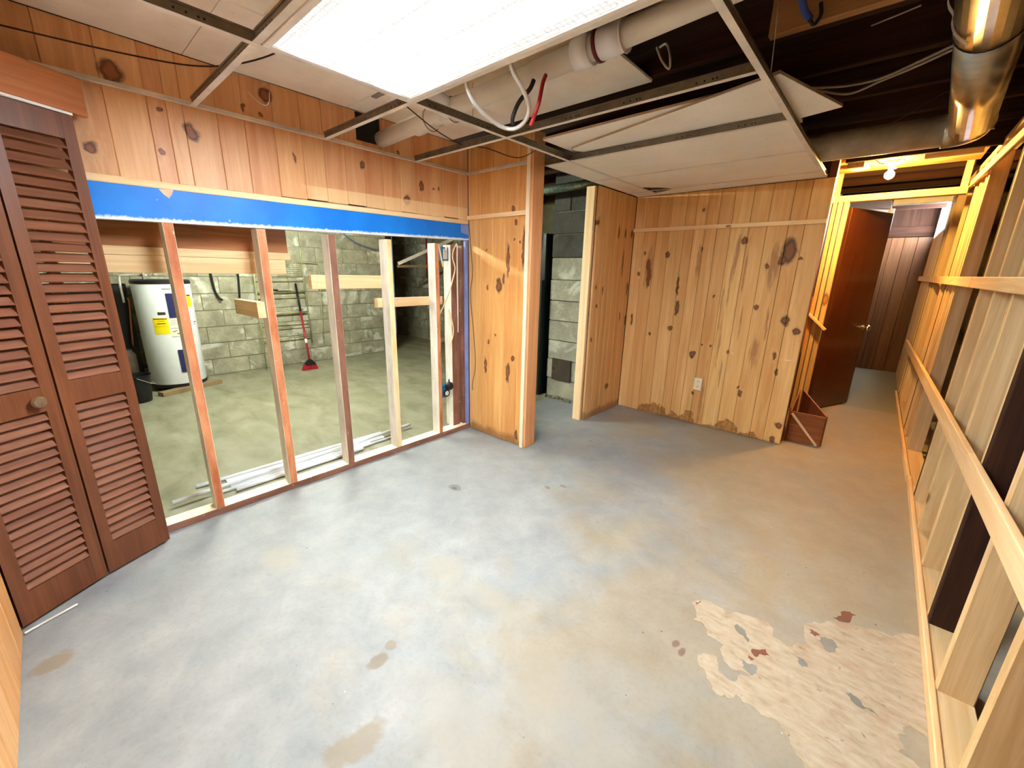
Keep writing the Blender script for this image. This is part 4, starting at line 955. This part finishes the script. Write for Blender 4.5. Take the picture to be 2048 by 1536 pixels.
for k, (y0,y1,z0,z1) in enumerate(((-.515,-.41,.790,.799),(-.485,-.43,.770,.774),(-.50,-.43,.742,.746),(-.515,-.415,.716,.718),(-.49,-.425,.745,.75))): patch('print_line', y0,y1,z0,z1, M['ink'], .0017, .0004, ys_)
for k, (y0,y1,z0,z1) in enumerate(((-.396,-.287,.690,.694),(-.385,-.355,.655,.662),(-.36,-.34,.664,.67),(-.35,-.325,.63,.638),(-.39,-.30,.77,.773),(-.39,-.30,.75,.753),(-.39,-.30,.73,.733),(-.398,-.285,.600,.603))): patch('print_line', y0,y1,z0,z1, M['ink'], .0017, .0004, cl)
tube('pipe_nipple', [(HX,HY-.13,1.19),(HX,HY-.13,1.40)], .014, M['galvdull'], wh, 10); tube('pipe_nipple', [(HX,HY+.12,1.19),(HX,HY+.12,1.40)], .014, M['galvdull'], wh, 10)
tube('relief_pipe', [(HX-.02,HY-.10,1.235),(HX-.10,HY-.27,1.23),(HX-.12,HY-.31,1.20),(HX-.12,HY-.315,.95)], .011, M['galvdull'], wh, 10, 5)
tag(lumber('plank', (-3.80,-.60,.023), (-4.02,-.02,.023), .09, .045, M['planks'], None, (1,0,0)), 'weathered plank on the floor under the front of the water heater', 'plank')
tag(lumber('plank', (-4.16,-.66,.023), (-4.36,-.08,.023), .09, .045, M['planks'], None, (1,0,0)), 'weathered plank under the back of the water heater', 'plank')
tag(tube('copper_pipe', [(-4.33,-.64,1.0),(-4.33,-.635,.93),(-4.32,-.66,.70),(-4.31,-.683,.47)], .011, M['copper'], None, 10, 5), 'thin copper pipe running down left of the water heater', 'pipe')
dk = box('dark_panel', (-4.47,-1.35,.001), (-4.41,-.625,1.14), M['black'], None, 'z', .004); tag(dk, 'tall dark panel standing against the wall left of the water heater', 'panel')  # plain dark box filling the dark area left of the heater
tag(lathe('grey_tank', [(0,.02),(.09,.02),(.12,.06),(.12,.40),(.09,.46),(0,.47)], M['iron'], (-4.24,-.80,0), None, 24), 'small dull grey tank on the floor behind the black bucket', 'tank')
bk = empty('bucket', (-3.74,-.775,0), 'black plastic bucket on the floor left of the water heater', 'bucket')
lathe('body', [(0,.002),(.095,.002),(.100,.008),(.124,.262),(.131,.266),(.131,.276),(.122,.276),(.097,.012),(0,.010)], M['black'], (-3.74,-.775,0), bk, 32)
tube('handle', [(-3.74+.128*math.cos(t), -.775+.128*math.sin(t)*.35+ .10*abs(math.sin(t)), .262-.10*math.sin(t)) for t in [math.pi*k/14 for k in range(15)]], .004, M['greycable'], bk, 6)

# ---- hoses, rack, broom on the block wall
tag(tube('black_hose', [(-4.455,.16,1.45),(-4.455,.166,1.25),(-4.452,.178,1.06),(-4.445,.205,.97),(-4.42,.235,.935)], .013, M['blackrub'], None, 10, 6), 'black hose hanging on the block wall just right of the water heater', 'hose')
tag(tube('black_hose', [(-4.455,.455,1.45),(-4.455,.454,1.25),(-4.455,.446,1.1),(-4.455,.435,.965)], .011, M['blackrub'], None, 10, 6), 'straight black hose hanging on the block wall behind the second stud', 'hose')
rk = empty('wire_rack', (-4.42,.93,0), 'old rusty wire rack leaning against the concrete block wall', 'rack')
tube('upright', [(-4.36,.60,.005),(-4.44,.63,1.62)], .008, M['rust'], rk, 8)
tube('upright', [(-4.42,1.26,.30),(-4.44,1.24,1.42),(-4.44,1.24,1.62)], .008, M['rust'], rk, 8)
tube('hoop', [(-4.44,.90,1.415),(-4.44,1.25,1.415),(-4.44,1.42,1.41),(-4.44,1.47,1.36),(-4.435,1.46,.9),(-4.42,1.42,.35)], .006, M['rust'], rk, 8, 4)
for zz, r in ((1.18,.006),(1.03,.010),(.96,.006),(.74,.012),(.60,.005),(.55,.005),(.39,.008)): tube('crossbar', [(-4.42,.615,zz),(-4.43,1.245,zz)], r, M['rust'], rk, 8)
V = []; F = []
for k in range(7):
    for (p, q) in (((-4.43,.92+.05*k,1.23),(-4.43,.92+.05*k,1.40)),((-4.43,.92,1.23+.028*k),(-4.43,1.22,1.23+.028*k))):
        v_, f_ = tube_geo([Vector(p), Vector(q)], .003, 5); n0 = len(V); V += v_; F += [tuple(i+n0 for i in ff) for ff in f_]
tag(meshobj('wire_mesh', V, F, M['rust'], None, rk), kind='stuff')
tr_ = empty('trowel', (-4.40,1.0,1.045), 'dark handled trowel lying on the wire rack', 'trowel')
lumber('blade', (-4.40,.88,1.044), (-4.40,1.04,1.047), .04, .004, M['galvdull'], tr_, (1,0,0)); tube('handle', [(-4.40,.88,1.047),(-4.40,.81,1.053),(-4.40,.74,1.065)], .010, M['black'], tr_, 8, 4)
br = empty('broom', (-3.97,1.02,0), 'broom with red handle and red bristles leaning on the block wall', 'broom')
tube('handle', [(-4.00,1.03,.12),(-4.30,1.10,.76)], .014, M['redplastic'], br, 10); tube('grip', [(-4.30,1.10,.76),(-4.445,1.13,1.13)], .014, M['black'], br, 10)
tube('clip', [(-4.105,1.055,.345),(-4.13,1.06,.40)], .017, M['whitecable'], br, 10)
poly_extrude('head', [(-.075,.075),(.075,.075),(.055,.105),(.025,.14),(-.025,.14),(-.055,.105)], -.022, .022, M['black'], br, Matrix(((.1,.12,.99,-3.985),(.99,0,-.1,1.022),(0,.99,-.1,0),(0,0,0,1))))
V = []; F = []; rr = random.Random(3)
for k in range(170):
    yy = 1.022+rr.uniform(-.075,.075); xx = -3.985+rr.uniform(-.018,.018); p0 = Vector((xx,yy,.085)); p1 = Vector((xx+(xx+3.985)*.8+rr.uniform(-.006,.016), 1.022+(yy-1.022)*1.38+rr.uniform(-.006,.006), .003))
    v_, f_ = tube_geo([p0,p1], .004, 4); n0 = len(V); V += v_; F += [tuple(i+n0 for i in ff) for ff in f_]
tag(meshobj('bristles', V, F, M['redplastic'], None, br), kind='stuff')

# ---- recess behind: slanting white boards, red conduit
tag(lumber('slanting_board', (-4.30,2.70,1.44), (-4.12,3.75,1.90), .05, .02, M['whitecable'], None, (0,0,1)), 'pale board slanting upward in the dark recess behind the block wall', 'board')
tag(lumber('level_board', (-4.33,2.70,1.40), (-4.18,3.751,1.43), .04, .02, M['planks'], None, (0,0,1)), 'level pale board below the slanting one in the dark recess', 'board')
tag(tube('red_conduit', [(-4.9,3.72,2.2),(-4.9,3.72,1.2)], .012, M['redplastic'], None, 8), 'dull red conduit running down the far block wall in the recess', 'conduit')
tag(tube('blue_rope', [(-4.43,1.75,1.95),(-4.40,2.0,1.75),(-4.40,2.3,1.66),(-4.40,2.6,1.64)], .006, M['bluepex'], None, 8, 6), 'thin blue line strung across the top of the block wall', 'line')

# ---- chimney, furnace, insulated pipe seen through the doorway gap
ch = box('chimney', (-.99,2.44,0.0005), (-.60,2.668,2.449), M['mortar'], None, 'z', .001); tag(ch, 'grey concrete block chimney with darker upper courses seen through the gap', 'chimney')
zj = [0,.21,.43,.64,.855,1.067,1.282,1.505,1.735,1.95,2.165,2.445]
for k in range(len(zj)-1):
    m_ = M['darkblock'] if zj[k] > 1.45 else M['chimblock']  # upper courses take the darker block colour
    parts = [(-1.003,-.588)] if k != 9 else [(-1.003,-.795),(-.791,-.588)]
    for a, b in parts:
        j = R.uniform(-.004,.004); box('concrete_block', (a+j,2.425+R.uniform(-.004,.003),zj[k]+.005), (b+j,2.672,zj[k+1]-.005), m_, ch, 'z', .01)
cdr = box('cleanout_door', (-.922,2.405,.206), (-.672,2.424,.440), M['iron'], ch, 'z', .004)
lathe('latch', [(0,0),(.012,0),(.012,.012),(0,.014)], M['iron'], (-.90,2.404,.33), cdr, 12, (0,-1,0))
V = []; F = []; rr = random.Random(9)
for k in range(26):
    c = Vector((rr.uniform(-1.0,-.62),rr.uniform(2.33,2.385),.0)); s = rr.uniform(.008,.028)
    n0 = len(V); V += [c+Vector((dx*s*rr.uniform(.7,1.2),dy*s*rr.uniform(.7,1.2),dz*s*rr.uniform(.6,1.1))) for dz in (0,1) for dx, dy in ((-1,-1),(1,-1),(1,1),(-1,1))]
    F += [tuple(n0+i for i in q) for q in ((3,2,1,0),(4,5,6,7),(0,1,5,4),(1,2,6,5),(2,3,7,6),(3,0,4,7))]
tag(meshobj('rubble', V, F, M['mortar']), 'crumbled mortar debris at the foot of the chimney', 'rubble', None, 'stuff')
fu = empty('furnace', (-1.35,2.6,0), 'dark green steel furnace cabinet standing left of the chimney', 'furnace')
box('cabinet', (-1.65,2.34,.02), (-1.045,2.95,1.27), M['furnace'], fu, 'z', .012); box('base', (-1.66,2.33,.001), (-1.04,2.96,.02), M['black'], fu, 'z', .004)
box('plenum', (-1.60,2.40,1.272), (-1.06,2.90,1.75), M['black'], fu, 'z', .008)
lathe('valve_knob', [(0,0),(.022,0),(.024,.02),(.014,.028),(0,.03)], M['whitemetal'], (-1.10,2.339,1.30), fu, 16, (0,-1,0))
tube('flue', [(-1.20,2.38,1.62),(-1.20,2.36,2.0),(-1.12,2.42,2.12)], .06, M['black'], fu, 16, 6)
tag(tube('insulated_pipe', [(-1.9,2.22,2.11),(-1.2,2.205,2.12),(-.35,2.19,2.125)], .038, M['foil'], None, 16), 'shiny foil-wrapped pipe running across above the chimney', 'pipe')

# ---- tube lamp lighting the utility room
ul = empty('utility_tube_lamp', (-2.5,.35,2.2), 'fluorescent tube lamp under the utility room joists', 'lamp')
box('housing', (-2.56,-.30,2.20), (-2.44,1.0,2.262), M['whitemetal'], ul, 'y', .004)
tube('lamp_tube', [(-2.5,-.26,2.172),(-2.5,.96,2.172)], .019, M['tubelamp'], ul, 14)
